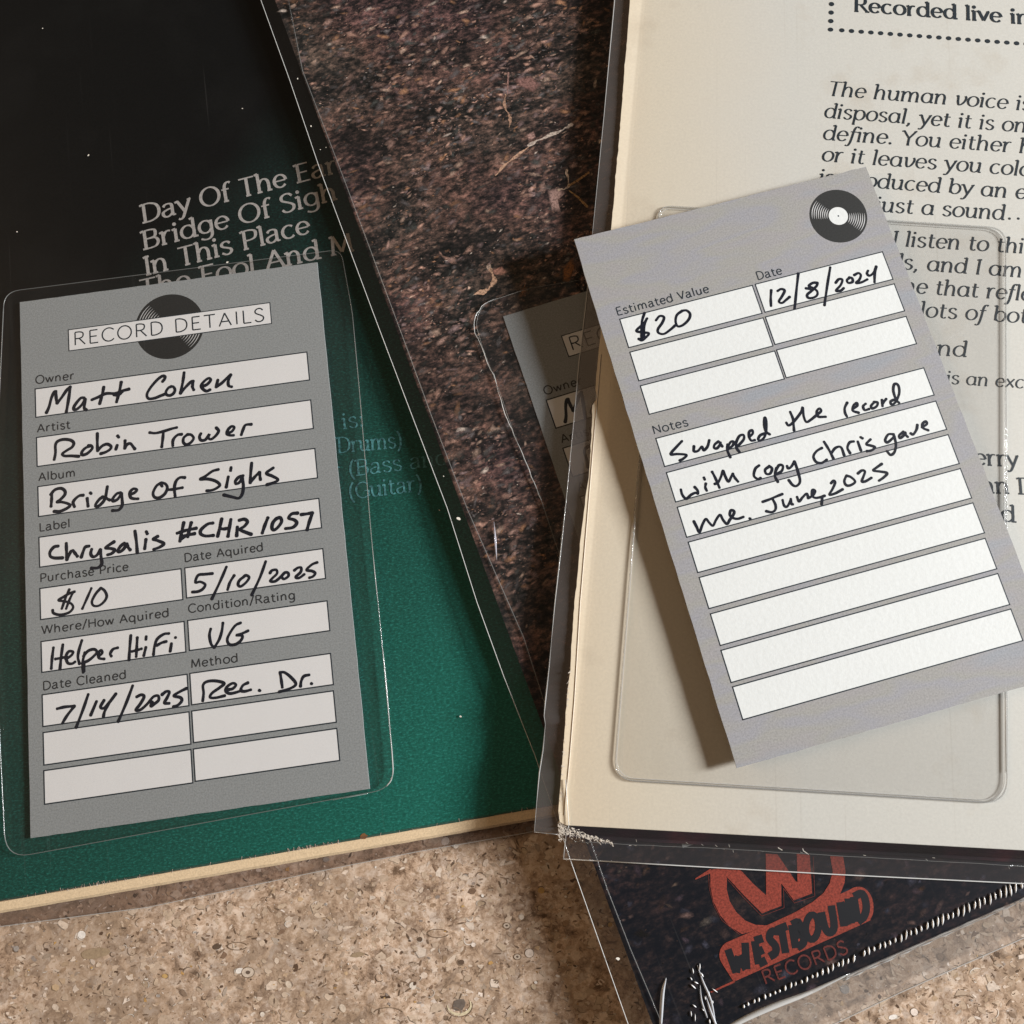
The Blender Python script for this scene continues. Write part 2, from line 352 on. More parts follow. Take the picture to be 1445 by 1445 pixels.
# glyph: advance, strokes, feet [(x, y)], top flags [(x, y)]
G = {
 'a': (11.3, [S((1.6, 8.2), (3.1, 9.8), (5.5, 10.2), (7.6, 9.3), (8.1, 7), (8.1, 2), (8.8, .3), (10.4, .5)), S((8, 6.1), (4.2, 5.4), (1.3, 3.9), (1.2, 1.6), (3, -.1), (5.6, .2), (8, 2.2))], [], []),
 'A1': (12.4, [A(5.6, 5, 4.6, 5.2, 25, 385), S((9.9, 10), (9.8, 5), (9.9, 1.2), (10.8, .1), (11.8, .8))], [], []),
 'b': (12, [Ln((1.9, H), (1.9, .6)), A(6.2, 5, 4.6, 5.2, -170, 190)], [], [(1.9, H)]),
 'c': (10.3, [A(5.6, 5, 4.6, 5.2, 48, 318)], [], []),
 'd': (12.2, [A(5.5, 5, 4.6, 5.2, 10, 370), Ln((9.9, H), (9.9, .2))], [(10.5, 0)], [(9.9, H)]),
 'e': (10.8, [Ln((1.2, 5.3), (9.6, 5.3)), A(5.5, 5, 4.4, 5.2, 3, 322)], [], []),
 'f': (7, [S((3.3, 0), (3.3, 6), (3.4, 11.5), (4.6, 14.6), (6.6, 15.4), (8, 14.4)), Ln((.9, 9.8), (6.6, 9.8))], [(3.3, 0)], []),
 'F1': (7, [S((-1.8, -4.2), (-.6, -5), (1.1, -4.3), (2.3, -1), (3.0, 4), (3.7, 11), (4.9, 14.6), (6.8, 15.3), (7.9, 14.2)), Ln((.9, 9.8), (6.8, 9.8))], [], []),
 'g': (11.8, [A(5.6, 5.2, 4.4, 5.0, 10, 370), S((9.8, 10), (9.8, 3), (9.6, -2.2), (7.5, -4.7), (4.5, -5), (1.6, -3.8))], [], []),
 'h': (12.4, [Ln((2, H), (2, 0)), ARCH(2.1)], [(2, 0), (9.5, 0)], [(2, H)]),
 'i': (5, [Ln((2.2, 10), (2.2, 0)), [(2.1, 13.9), (2.35, 13.9)]], [(2.2, 0)], [(2.2, 10)]),
 'j': (5, [S((2.2, 10), (2.2, 2), (2, -3), (.6, -5), (-1.2, -3.0)), [(2.1, 13.9), (2.35, 13.9)]], [], [(2.2, 10)]),
 'l': (4.8, [Ln((2.2, H), (2.2, 0))], [(2.2, 0)], [(2.2, H)]),
 'm': (18.6, [Ln((2, 10), (2, 0)), ARCH(2.1, 6.8), ARCH(8.9, 6.8)], [(2, 0), (8.9, 0), (15.7, 0)], [(2, 10)]),
 'n': (12.4, [Ln((2, 10), (2, 0)), ARCH(2.1)], [(2, 0), (9.5, 0)], [(2, 10)]),
 'o': (11.4, [A(5.7, 5, 4.8, 5.2, 0, 360, 26)], [], []),
 'p': (12.2, [Ln((2, 10), (2, -5)), A(6.4, 5, 4.6, 5.2, -170, 190)], [(2, -5)], [(2, 10)]),
 'q': (12.2, [A(5.6, 5, 4.6, 5.2, 10, 370), Ln((10, 10), (10, -5))], [(10, -5)], []),
 'r': (8.4, [Ln((2, 10), (2, 0)), S((2.1, 5.8), (3.4, 8.7), (5.4, 10.1), (7.4, 9.7))], [(2, 0)], [(2, 10)]),
 's': (9.4, [S((7.6, 8.4), (5.9, 10), (3.4, 10.1), (1.6, 8.6), (2.0, 6.6), (4.7, 5.2), (7.5, 3.8), (8.1, 2), (6.6, .1), (4, -.2), (1.2, 1.5))], [], []),
 't': (7.8, [S((3.1, 13.4), (3.1, 7), (3.1, 2.4), (4.1, .3), (5.9, -.1), (7.2, .7)), Ln((.6, 9.8), (6.8, 9.8))], [], []),
 'u': (12.4, [S((2, 10), (2, 6), (2.1, 3.2), (3.3, .5), (5.8, -.1), (8.3, 1.2), (9.7, 4)), Ln((9.7, 10), (9.7, .1))], [(10.3, 0)], [(2, 10), (9.7, 10)]),
 'v': (10.2, [Ln((.8, 10), (5.1, .2)), Ln((5.1, .2), (9.4, 10))], [], [(1.1, 10), (10.2, 10)]),
 'V1': (10.8, [S((.6, 9.2), (2.0, 9.9), (2.5, 7), (3.0, 3), (4.4, .2), (7.2, 1.6), (9.4, 5), (9.9, 8), (8.9, 10))], [], []),
 'w': (15, [Ln((.8, 10), (4.4, .2)), Ln((4.4, .2), (7.5, 9.6)), Ln((7.5, 9.6), (10.6, .2)), Ln((10.6, .2), (14.2, 10))], [], [(1, 10)]),
 'x': (10.4, [Ln((1, 10), (9.4, 0)), Ln((9.2, 10), (.8, 0))], [], []),
 'y': (10.6, [Ln((.8, 10), (5.6, .4)), S((9.8, 10), (7.4, 4.4), (5.4, -.2), (3.6, -3.8), (1.7, -5), (.3, -4.2))], [], [(1.1, 10), (10.6, 10)]),
 'A': (14.2, [Ln((1, 0), (7.1, C)), Ln((7.1, C), (13.2, 0)), Ln((3.4, 5), (10.8, 5))], [(1, 0), (13.2, 0)], []),
 'B': (12.6, [Ln((2.2, C), (2.2, 0)), S((2.2, C), (6.5, C), (9.6, 13.4), (9.4, 9), (6, 7.9), (2.4, 7.8)), S((5.5, 7.8), (9.6, 7.2), (11.2, 4.2), (9.6, .9), (6, 0), (2.2, 0))], [(1.6, 0)], [(1.6, C)]),
 'C': (13.8, [A(7.8, 7.3, 6.8, 7.5, 42, 318, 24)], [], []),
 'D': (14.6, [Ln((2.2, C), (2.2, 0)), S((2.2, C), (6.5, C), (11, 12.8), (13, 9.4), (13, 5.2), (11, 1.8), (6.5, 0), (2.2, 0))], [(1.6, 0)], [(1.6, C)]),
 'E': (11.4, [Ln((2.2, C), (2.2, 0)), Ln((2.2, C), (10, C)), Ln((2.2, 7.6), (9, 7.6)), Ln((2.2, 0), (10.3, 0))], [(1.6, 0)], [(1.6, C)]),
 'F': (10.8, [Ln((2.2, C), (2.2, 0)), Ln((2.2, C), (10, C)), Ln((2.2, 7.6), (8.6, 7.6))], [(2.2, 0)], [(1.6, C)]),
 'G': (14.6, [A(7.8, 7.3, 6.8, 7.5, 42, 340, 24), Ln((9, 6.4), (14, 6.4)), Ln((13.6, 6.4), (13.6, 1))], [], []),
 'H': (14.6, [Ln((2.2, C), (2.2, 0)), Ln((12.4, C), (12.4, 0)), Ln((2.2, 7.6), (12.4, 7.6))], [(2.2, 0), (12.4, 0)], [(2.2, C)]),
 'I': (5.4, [Ln((2.7, C), (2.7, 0))], [(2.7, 0)], [(2.7, C), (4.3, C)]),
 'J': (8, [S((5.2, C), (5.2, 6), (5, 1.6), (3.2, -.2), (.8, .6))], [], [(5.2, C), (6.6, C)]),
 'L': (10.4, [Ln((2.2, C), (2.2, 0)), Ln((2.2, 0), (9.8, 0))], [(1.6, 0)], [(2.2, C)]),
 'M': (17, [Ln((2, 0), (3, C)), Ln((3, C), (8.5, 1)), Ln((8.5, 1), (14, C)), Ln((14, C), (15, 0))], [(2, 0), (15, 0)], [(2.8, C)]),
 'N': (14.6, [Ln((2.2, 0), (2.2, C)), Ln((2.2, C), (12.4, .3)), Ln((12.4, 0), (12.4, C))], [(2.2, 0)], [(1.8, C), (12.8, C)]),
 'O': (15.6, [A(7.8, 7.3, 6.9, 7.6, 0, 360, 30)], [], []),
 'P': (12, [Ln((2.2, C), (2.2, 0)), S((2.2, C), (6.5, C), (10.2, 13.2), (10.8, 10.4), (9.6, 7.7), (6.3, 6.6), (2.4, 6.6))], [(2.2, 0)], [(1.6, C)]),
 'R': (13, [Ln((2.2, C), (2.2, 0)), S((2.2, C), (6.5, C), (9.8, 13.4), (10.4, 10.8), (9.2, 8.3), (6.3, 7.3), (2.4, 7.3)), Ln((6.3, 7.2), (12.2, 0))], [(2.2, 0), (12.2, 0)], [(1.6, C)]),
 'S': (11.4, [S((9.6, 12.4), (7.4, 14.5), (4.4, 14.6), (2, 12.8), (2, 10), (4.4, 8.3), (7.6, 6.6), (9.8, 4.4), (9.2, 1.4), (6.4, -.2), (3.4, .1), (1.3, 2.2))], [], []),
 'T': (12.6, [Ln((6.3, C), (6.3, 0)), Ln((.6, C), (12, C))], [(6.3, 0)], []),
 'V': (13, [Ln((.8, C), (6.6, .2)), Ln((6.6, .2), (12.2, C))], [], [(1.2, C), (12.8, C)]),
 'W': (19.4, [Ln((.8, C), (5.4, .2)), Ln((5.4, .2), (9.7, C)), Ln((9.7, C), (14, .2)), Ln((14, .2), (18.6, C))], [], [(1.2, C)]),
 'Y': (12.6, [Ln((.8, C), (6.4, 7)), Ln((11.9, C), (6.4, 7)), Ln((6.4, 7), (6.4, 0))], [(6.4, 0)], [(1.2, C), (12.6, C)]),
 '.': (5, [[(2.1, .5), (2.4, .5)]], [], []), ',': (5, [S((2.3, .8), (2.5, -.9), (1.0, -3))], [], []),
 ':': (5.4, [[(2.3, .5), (2.6, .5)], [(2.3, 8.6), (2.6, 8.6)]], [], []),
 '(': (6.4, [S((5, 15.8), (2.6, 12), (1.6, 6), (2.6, .2), (5, -3.8))], [], []),
 ')': (6.4, [S((1.2, 15.8), (3.6, 12), (4.6, 6), (3.6, .2), (1.2, -3.8))], [], []),
 '/': (7.4, [Ln((.2, -2), (7.2, 16))], [], []), ' ': (6.2, [], [], []),
}
def glyph(ch, style):
    if style == 'italic' and ch in 'afv': return G[{'a': 'A1', 'f': 'F1', 'v': 'V1'}[ch]]
    return G[ch]
def advance(txt, style, track): return sum(glyph(ch, style)[0]+track for ch in txt)
def text(mb, F, txt, sub, p0, p1, cap, style, thick, thin, z, track=0.0, hz=0.0, slant=None):
    """Write txt so that its piece sub runs from photo point p0 to p1 along the baseline; cap: capital height in px."""
    i = txt.index(sub); a = np.array(F.loc(*p0, hz)); b = np.array(F.loc(*p1, hz))
    if style == 'italic' and slant is None: slant = .20
    slant = slant or 0.0
    px = np.linalg.norm(np.array(p1, float)-np.array(p0, float)); s = np.linalg.norm(b-a)/px
    d = (b-a)/np.linalg.norm(b-a); nrm = np.array((-d[1], d[0]))
    ux = np.linalg.norm(b-a)/(advance(sub, style, track)-track-1.5); uy = cap*s/C
    x0 = -advance(txt[:i], style, track)
    th, tn = thick*s, thin*s
    def wf(t, _):
        k = abs(t @ nrm)
        return tn + (th-tn)*k**1.6
    x = x0
    for ch in txt:
        adv, strokes, feet, tops = glyph(ch, style)
        P = lambda q: a + d*((x+q[0]-.8+q[1]*slant*uy/ux)*ux) + nrm*(q[1]*uy)
        for st in strokes:
            pts = [P(q) for q in st]
            if len(st) == 2 and abs(st[0][0]-st[1][0]) < .4:
                mb.k = (mb.k+1) % 40; mb.disc(*pts[0], max(th, tn)*.62, z+mb.k*.0004, 10); continue
            if style == 'sans' : mb.stroke(pts, th, z, cap=False)
            else: mb.stroke(pts, wf, z, cap=False)
        if style != 'sans':
            sw = (1.5 if style == 'italic' else 2.1)
            for (fx, fy) in feet: mb.stroke([P((fx-sw*.8, fy)), P((fx, fy)), P((fx+sw, fy))], tn*1.3, z, cap=False)
            for (fx, fy) in tops: mb.stroke([P((fx-2.4, fy-.7)), P((fx-.8, fy-.15)), P((fx+.25, fy))], tn*1.45, z, cap=False)
        x += adv+track
def hand(mb, F, off, s, w_, strokes, z, rnd, hz=0.0):
    """Marker strokes traced in an enlargement at off with s px per photo px."""
    for st in strokes:
        P = [F.loc(off[0]+x/s, off[1]+y/s, hz) for x, y in st]
        sc = np.linalg.norm(np.array(F.loc(off[0]+10, off[1]))-np.array(F.loc(off[0], off[1])))/10
        ww = w_/s*sc*1.16; ph = rnd.random()*6
        if len(P) == 2 and math.dist(P[0], P[1]) < ww*1.4:
            P = [P[0], ((P[0][0]+P[1][0])/2, (P[0][1]+P[1][1])/2), P[1]]
        mb.stroke(spline(P, 8), lambda t, u: ww*(1.0+.10*math.sin(ph+u*9)+(.07 if u < .06 or u > .95 else 0)), z)

def outline(F, P, lw, mb, z):
    """Thin printed rule round a box given by local corners."""
    (x0, y0), (x1, y1) = P
    mb.face([(x0-lw, y1-lw), (x1+lw, y1-lw), (x1+lw, y1), (x0-lw, y1)], z); mb.face([(x0-lw, y0), (x1+lw, y0), (x1+lw, y0+lw), (x0-lw, y0+lw)], z)
    mb.face([(x0-lw, y1), (x0, y1), (x0, y0), (x0-lw, y0)], z); mb.face([(x1, y1), (x1+lw, y1), (x1+lw, y0), (x1, y0)], z)

def rounded(P, r, n=7):
    """Rounded outline through polygon corners (local mm)."""
    out = []; N = len(P)
    for i in range(N):
        p = np.array(P[i]); a = np.array(P[i-1]); b = np.array(P[(i+1) % N]); rr = r[i] if isinstance(r, (list, tuple)) else r
        u = (a-p)/np.linalg.norm(a-p); w_ = (b-p)/np.linalg.norm(b-p)
        for k in range(n+1):
            t = k/n; q = p+u*rr*(1-t)**2+w_*rr*t**2; out.append((q[0], q[1]))
    return out

# ------------------------------------------------------------------ worktop
R = random.Random(5); NR = np.random.RandomState(7)
t = MB(); t.slab([(-420, -420), (420, -420), (420, 420), (-420, 420)], -30, 0)
top = t.build('countertop', M['stone']); top['kind'] = 'structure'
def blob(cx, cy, rx, ry, ang, n=8, jit=.28):
    ca, sa = math.cos(ang), math.sin(ang); P = []
    for i in range(n):
        a = 2*math.pi*i/n; k = 1+R.uniform(-jit, jit); x, y = rx*k*math.cos(a), ry*k*math.sin(a)
        P.append((cx+x*ca-y*sa, cy+x*sa+y*ca))
    return P
PAL = [((.60, .49, .385), 5), ((.70, .61, .52), 4), ((.78, .72, .66), 2), ((.50, .385, .27), 5), ((.37, .27, .185), 4), ((.24, .165, .115), 2.4),
       ((.44, .33, .24), 4), ((.50, .32, .13), .35), ((.33, .29, .26), .8), ((.12, .08, .055), .9)]
cols = [c for c, _ in PAL]; wts = [w_ for _, w_ in PAL]
t = MB()
def chip(x, y, sz, el_, ang, col, z, n):
    P = blob(x, y, sz, sz*el_*.85, ang, n, .46)
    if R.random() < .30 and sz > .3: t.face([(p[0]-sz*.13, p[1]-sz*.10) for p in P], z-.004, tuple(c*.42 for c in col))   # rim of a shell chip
    t.face(P, z, col)
for i in range(24000):
    x = R.uniform(-150, 200); y = R.uniform(-172, -70); sz = .12+.62*R.random()**2.8
    col = R.choices(cols, wts)[0]; v_ = R.uniform(.74, 1.0); col = (col[0]*v_, col[1]*v_*.92, col[2]*v_*.87)
    if sz > .5: col = tuple(.55*c+.45*k_ for c, k_ in zip(col, (.60, .48, .37)))
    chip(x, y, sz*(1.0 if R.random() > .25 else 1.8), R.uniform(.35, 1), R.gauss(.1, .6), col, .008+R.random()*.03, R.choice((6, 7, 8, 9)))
for i in range(7600):                                            # dark pits and slivers
    x = R.uniform(-150, 200); y = R.uniform(-172, -70); k_ = R.uniform(.5, 1.2); sz = .06+.26*R.random()**2.4
    t.face(blob(x, y, sz*R.uniform(1, 3.4), sz*.75, R.gauss(.2, 1.0), 6, .3), .039+R.random()*.004, (.23*k_, .155*k_, .105*k_))
for i in range(2600):                                           # broken shell arcs, rings and rims
    x = R.uniform(-175, 200); y = R.uniform(-185, -62); r = .22+R.random()**2*1.05; a0 = R.uniform(0, 360); sp_ = R.choice((70, 90, 120, 150, 200))
    sq = R.uniform(.45, 1); ro = R.gauss(0, .5); wd = R.uniform(.05, .15)*(1+r*.25)
    arc = A(0, 0, r, r*sq, a0, a0+sp_, 12); arc = [(x+p*math.cos(ro)-q*math.sin(ro), y+p*math.sin(ro)+q*math.cos(ro)) for p, q in arc]
    dark = R.random() < .62
    b0 = len(t.f); col = (R.uniform(.12, .24),)*1 if dark else (R.uniform(.52, .66),)
    if R.random() < .35: t.face(blob(x, y, r*.85, r*sq*.85, ro, 9, .08), .035+R.random()*.01, R.choice(cols))
    n0 = len(t.f); t.stroke(arc, lambda T, u: wd*(.35+math.sin(math.pi*min(1, max(0, u)))), .040+R.random()*.01, cap=False)
    cc = (col[0], col[0]*.70, col[0]*.50) if dark else (col[0], col[0]*.88, col[0]*.76)
    for k in range(n0, len(t.f)): t.c[k] = cc
for (px, py, r, kind) in [(648, 1418, 2.6, 1), (747, 1345, 1.9, 2), (715, 1306, 1.0, 3), (548, 1430, 3.2, 4), (618, 1317, 2.4, 5), (730, 1350, 1.0, 3), (350, 1372, 1.8, 3), (335, 1335, 2.2, 5), (135, 1345, 3.6, 6), (668, 1333, 1.0, 2), (1360, 1410, 2.2, 4), (1290, 1428, 1.6, 2), (505, 1347, 1.6, 6)]:
    q = at(px, py, 0); x, y = q.x/MM, q.y/MM
    if kind == 1:
        t.face(blob(x, y, 1.5, 1.1, .3, 9, .15), .052, (.15, .12, .10)); n0 = len(t.f)
        t.stroke(A(x, y, r, r*.72, 180, 395, 16), lambda T, u: .5*math.sin(math.pi*min(1, max(0, u)))+.1, .056, cap=False); [t.c.__setitem__(k, (.62, .53, .36)) for k in range(n0, len(t.f))]
        n0 = len(t.f); t.stroke(A(x, y-.15, r*1.13, r*.86, 190, 380, 16), .13, .058, cap=False)
    elif kind == 2:
        t.disc(x, y, r*.5*1.1, .052, 20, r*.5, (.13, .09, .06)); t.disc(x, y, r*.5, .054, 20, r*.46, (.74, .63, .55)); n0 = len(t.f)
    elif kind == 3:
        t.disc(x, y, r*.8, .052, 16, r*.6, (.55, .45, .36)); n0 = len(t.f); t.stroke(A(x, y, r*.8, r*.6, 0, 360, 16), .14, .056, cap=False); t.disc(x, y, r*.3, .058, 10, r*.22, (.14, .10, .075))
    elif kind == 6:
        t.face(blob(x, y, r, r*.32, .12, 11, .12), .052, (.33, .24, .155)); n0 = len(t.f)
    else:
        n0 = len(t.f); t.stroke(A(x, y, r, r*.36, 15, 345 if kind == 5 else 170, 18), .16, .056, cap=False)
    for k in range(n0, len(t.f)):
        if t.c[k] is None: t.c[k] = (.17, .115, .075)
sh = t.build('shell_fragments', M['shells'], top); sh['kind'] = 'stuff'

# ------------------------------------------------------------------ green and black album cover, lowest on the left
FG = Frame((0, 1273), (753.7, 1142), (0, 300), 3.7, 3.7, 3.7)
g = empty('album_cover', FG, 'dark green album cover fading to black with pale song titles, lowest on the left', 'album cover')
t = MB(); t.slab([(-164, 0), (150, 0), (150, 314), (-164, 314)], -3.3, 0); t.build('front_panel', M['green'], g)
lo = [FG.loc(x, 1289-134*x/753, -.65)[1] for x in (0, 753)]
t = MB(); n = 160; xs = [-164+314*i/n for i in range(n+1)]
jj = [R.uniform(-.10, .10) for _ in xs]
t.strip([(x, .12+j*.8, .03) for x, j in zip(xs, jj)], [(x, -.35+j*.3, -.05) for x, j in zip(xs, jj)])
t.strip([(x, -.35+j*.3, -.05) for x, j in zip(xs, jj)], [(x, lo[0]*.75+j*.4, -.18) for x, j in zip(xs, jj)]); t.strip([(x, lo[0]*.75+j*.4, -.18) for x, j in zip(xs, jj)], [(x, lo[0]+j*.4, -.75) for x, j in zip(xs, jj)]); t.strip([(x, lo[0]+j*.4, -.75) for x, j in zip(xs, jj)], [(x, lo[0]+.2, -3.3) for x, j in zip(xs, jj)])
t.build('spine_edge', M['cream_edge'], g)
t = MB()
for i in range(90):
    x = R.choice((R.uniform(-10, 130), R.gauss(22, 5), R.gauss(68, 4))); t.stroke([(x, R.uniform(-.1, .2)), (x+R.uniform(-.3, .3), R.uniform(.2, .8))], R.uniform(.05, .14), .06)
o = t.build('frayed_paper', M['fray'], g); o['kind'] = 'stuff'
q = FG.loc(514, 1180, 0); t = MB(); t.face(blob(q[0], q[1], .85, .6, 0, 9), .05, None); t.build('rust_stain', mat('rust_stain', (.22, .10, .035), .8), g)
t = MB(); kw = dict(cap=28, style='serif', thick=4.6, thin=2.2, z=.05, track=.35)
text(t, FG, 'Day Of The Earth', 'Day Of The', (202.9, 314.4), (405.2, 261.8), slant=.06, **kw)
text(t, FG, 'Bridge Of Sigh', 'Bridge Of Si', (204, 352), (428, 293.4), slant=.06, **kw)
text(t, FG, 'In This Place', 'In This Place', (206, 388.4), (437.8, 328.3), slant=.06, **kw)
text(t, FG, 'The Fool And M', 'Fool And', (285.5, 402), (451.7, 364.2), slant=.06, **kw)
t.build('song_titles', M['letter_pale'], g)
t = MB(); kw = dict(cap=22, style='serif', thick=3.0, thin=1.3, z=.05, track=.4)
text(t, FG, 't is:', 'is:', (484.6, 605), (514, 601), **kw)
text(t, FG, '(Drums)', 'Drums)', (477.6, 639), (567.4, 631), **kw)
text(t, FG, 'r (Bass and', '(Bass', (494, 672), (567.4, 663), **kw)
text(t, FG, 'r (Guitar)', '(Guitar', (494, 704.3), (586.5, 693), **kw)
t.build('musician_credits', M['letter_teal'], g)

def specks(F, pts, parent, h, name='dust_specks'):
    t = MB()
    for px, py, r in pts: q = F.loc(px, py, h); t.face(blob(q[0], q[1], r, r*.7, R.random()*3, 7), h, None)
    o = t.build(name, M['dust'], parent); o['kind'] = 'stuff'
# its clear outer sleeve
s1 = empty('clear_outer_sleeve', FG, 'clear plastic outer sleeve around the green cover, with a full pocket holding a filled card', 'plastic sleeve')
A_ = [(x, .6, .28) for x in (-168, 156)]; B_ = [(x, 316, .28) for x in (-168, 156)]
t = MB(); t.strip(A_, B_); t.build('film', M['film'], s1)
fl = [(FG.loc(x, y, -2.6)) for x, y in ((0, 1308), (207, 1281), (450, 1230), (590, 1202), (730, 1178), (790, 1167))]
t = MB(); up = [(p[0], .6, .28) for p in fl]; mid_ = [(p[0], -3.4, -1.6) for p in fl]; dn = [(p[0], p[1], -2.9) for p in fl]
t.strip([(-168, .6, .28)]+up, [(-168, -3.4, -1.6)]+mid_); t.strip([(-168, -3.4, -1.6)]+mid_, [(-168, fl[0][1]-.5, -2.9)]+dn)
t.build('bottom_flap', film_mat('bottom_flap_film', .05, tr=.80, col=(1, .93, .9), body=(.6, .55, .5), bumps=.3), s1, True)
t = MB(); t.tube([(-168, fl[0][1]-.5, -2.85)]+[(p[0], p[1], -2.85) for p in fl], .09); t.build('seam', M['seam'], s1, True)
specks(FG, [(125, 219, .28), (60, 40, .2), (342, 153, .2), (24, 327, .2), (321, 370, .3), (650, 1011, .3), (620, 720, .2)], s1, .32)

def pocket(F, P, r, h, parent, fm, sm, rad, open_=None, wob=0.0, rfun=None):
    L_ = F.pts(P, h); O = rounded(L_, r)
    if wob: O = [(x+R.gauss(0, wob), y+R.gauss(0, wob)) for x, y in O]
    t = MB(); t.face(O, h); po = t.build('card_pocket', fm, parent)
    E_ = O+[O[0]]; E2 = []
    for i in range(len(E_)-1):
        a, b = E_[i], E_[i+1]; k = max(1, int(math.dist(a, b)/2.2))
        E2 += [(a[0]*(1-j/k)+b[0]*j/k, a[1]*(1-j/k)+b[1]*j/k) for j in range(k)]
    if wob: E2 = [(x+R.gauss(0, wob*.5), y+R.gauss(0, wob*.5)) for x, y in E2]
    E2.append(E2[0]); t = MB(); t.tube([(x, y, h) for x, y in E2], rad, 6, rfun); t.build('pocket_seam', sm, po, True)
    return po, E2
P = [(6, 412), (481, 352), (497, 440), (508.5, 567), (524, 758), (537, 886), (557, 1112), (8, 1212), (-12, 800)]
po, E2 = pocket(FG, P, [4, 3, 3, 3, 3, 3, 5, 5.5, 3], .95, s1, M['pocket'], M['seam_soft'], .10)
t = MB()
for seg, wd in (([(540, 915), (547, 990), (554, 1075), (553, 1098), (545, 1110)], .30), ([(525, 770), (533, 850)], .16), ([(519, 1120), (470, 1129)], .1)):
    t.tube([(*FG.loc(x, y, .98), .98+R.uniform(-.02, .02)) for x, y in spline(seg, 5)], wd*.5, 6, lambda u: .4+.6*abs(math.sin(u*9)))
t.build('seam_highlight_ridge', M['seam'], po, True)

# ------------------------------------------------------------------ filled-in card (front side)
FL = Frame((27.9, 426.5), (452, 369.5), (41.9, 1180.5), 4.35, 4.35, 4.35)
W_, H_ = 76.2, 129.0
print('left card', (FL.b-FL.a).length/MM, (FL.c-FL.a).length/MM, math.degrees((FL.b-FL.a).angle(FL.c-FL.a)))
def card_slab(F, w_, h_, mt, parent, rough=.0):
    P = []
    for (a, b) in (((0, 0), (w_, 0)), ((w_, 0), (w_, -h_)), ((w_, -h_), (0, -h_)), ((0, -h_), (0, 0))):
        n = 40
        for i in range(n): u = i/n; P.append((a[0]*(1-u)+b[0]*u+R.uniform(-rough, rough), a[1]*(1-u)+b[1]*u+R.uniform(-rough, rough)))
    t = MB(); t.slab(P[::-1], -.32, 0); return t.build('card_stock', mt, parent)
def field(F, c4, parent, mt, lw=.30):
    q = F.pts(c4); x0 = (q[0][0]+q[2][0])/2; x1 = (q[1][0]+q[3][0])/2; y1 = (q[0][1]+q[1][1])/2; y0 = (q[2][1]+q[3][1])/2
    t = MB(); t.face([(x0, y0), (x1, y0), (x1, y1), (x0, y1)], .012); o = t.build('entry_field', mt, parent)
    t = MB(); outline(F, ((x0, y0), (x1, y1)), lw, t, .014); t.build('field_border', M['ink'], o)
def record_icon(F, c, rpx, parent, lab=True):
    cx, cy = F.loc(*c); r = rpx
    t = MB(); t.disc(cx, cy, r, .010, 56); d = t.build('record_emblem', M['vinyl_print'], parent)
    t = MB()
    for k in range(8):
        rr = r*(.40+.073*k)
        for a0 in (128, -52): 
            sp_ = 30-1.2*k
            t.stroke(A(cx, cy, rr, rr, a0-2, a0+sp_+22, 14), lambda T, u: .17*math.sin(math.pi*min(1, max(0, u)))+.03, .012, cap=False)
    t.build('grooves', M['groove_print'], d)
    if lab:
        t = MB(); t.disc(cx, cy, r*.335, .016, 32); l_ = t.build('record_label', M['card_white_back'], d)
        t = MB(); t.disc(cx, cy, .22, .019, 10); t.build('spindle_hole', M['ink'], l_)
c1 = empty('record_card', FL, 'grey card with handwritten fields in the left pocket on the green cover', 'card')
card_slab(FL, W_+.3, H_+1.0, M['card_front'], c1, .05)
record_icon(FL, (239.4, 460.6), 8.75, c1, False)
Z = lambda off, s: (lambda x, y: (off[0]+x/s, off[1]+y/s))
a = Z((0, 380), 2.58); b = Z((0, 760), 2.58)
FIELDS = [(a(130, 432), a(1116, 301), a(133, 538), a(1124, 408)), (a(135, 608), a(1130, 476), a(138, 718), a(1138, 584)),
 (a(140, 787), a(1145, 652), a(143, 901), a(1153, 763)), (a(144, 972), a(1160, 833), b(147, 105), a(1167, 945)),
 (b(148, 180), b(658, 107), b(150, 297), b(662, 225)), (b(675, 103), b(1174, 36), b(682, 218), b(1182, 148)),
 (b(152, 374), b(670, 298), b(155, 490), b(672, 415)), (b(687, 295), b(1190, 225), b(691, 410), b(1197, 338)),
 (b(156, 568), b(680, 490), b(159, 688), b(684, 610)), (b(695, 490), b(1202, 414), b(699, 607), b(1210, 535)),
 (b(160, 705), b(688, 627), b(162, 830), b(690, 748)), (b(702, 627), b(1213, 550), b(706, 747), b(1220, 670)),
 (b(162, 843), b(694, 765), b(165, 972), b(698, 890)), (b(708, 765), b(1225, 687), b(712, 887), b(1233, 810))]
for f4 in FIELDS: field(FL, f4, c1, M['card_white'])
f4 = (a(250, 217), a(983, 122), a(254, 296), a(985, 202)); q = FL.pts(f4)
x0, x1, y1, y0 = (q[0][0]+q[2][0])/2, (q[1][0]+q[3][0])/2, (q[0][1]+q[1][1])/2, (q[2][1]+q[3][1])/2
t = MB(); t.face([(x0, y0), (x1, y0), (x1, y1), (x0, y1)], .022); tp = t.build('title_panel', M['card_white'], c1)
t = MB(); outline(FL, ((x0, y0), (x1, y1)), .24, t, .024); t.build('title_border', M['ink'], tp)
t = MB(); text(t, FL, 'RECORD DETAILS', 'RECORD DETAILS', (104.5, 487.5), (373.5, 452.6), 19.5, 'sans', 1.9, 1.9, .030, 2.2)
t.build('title_lettering', M['ink'], tp)
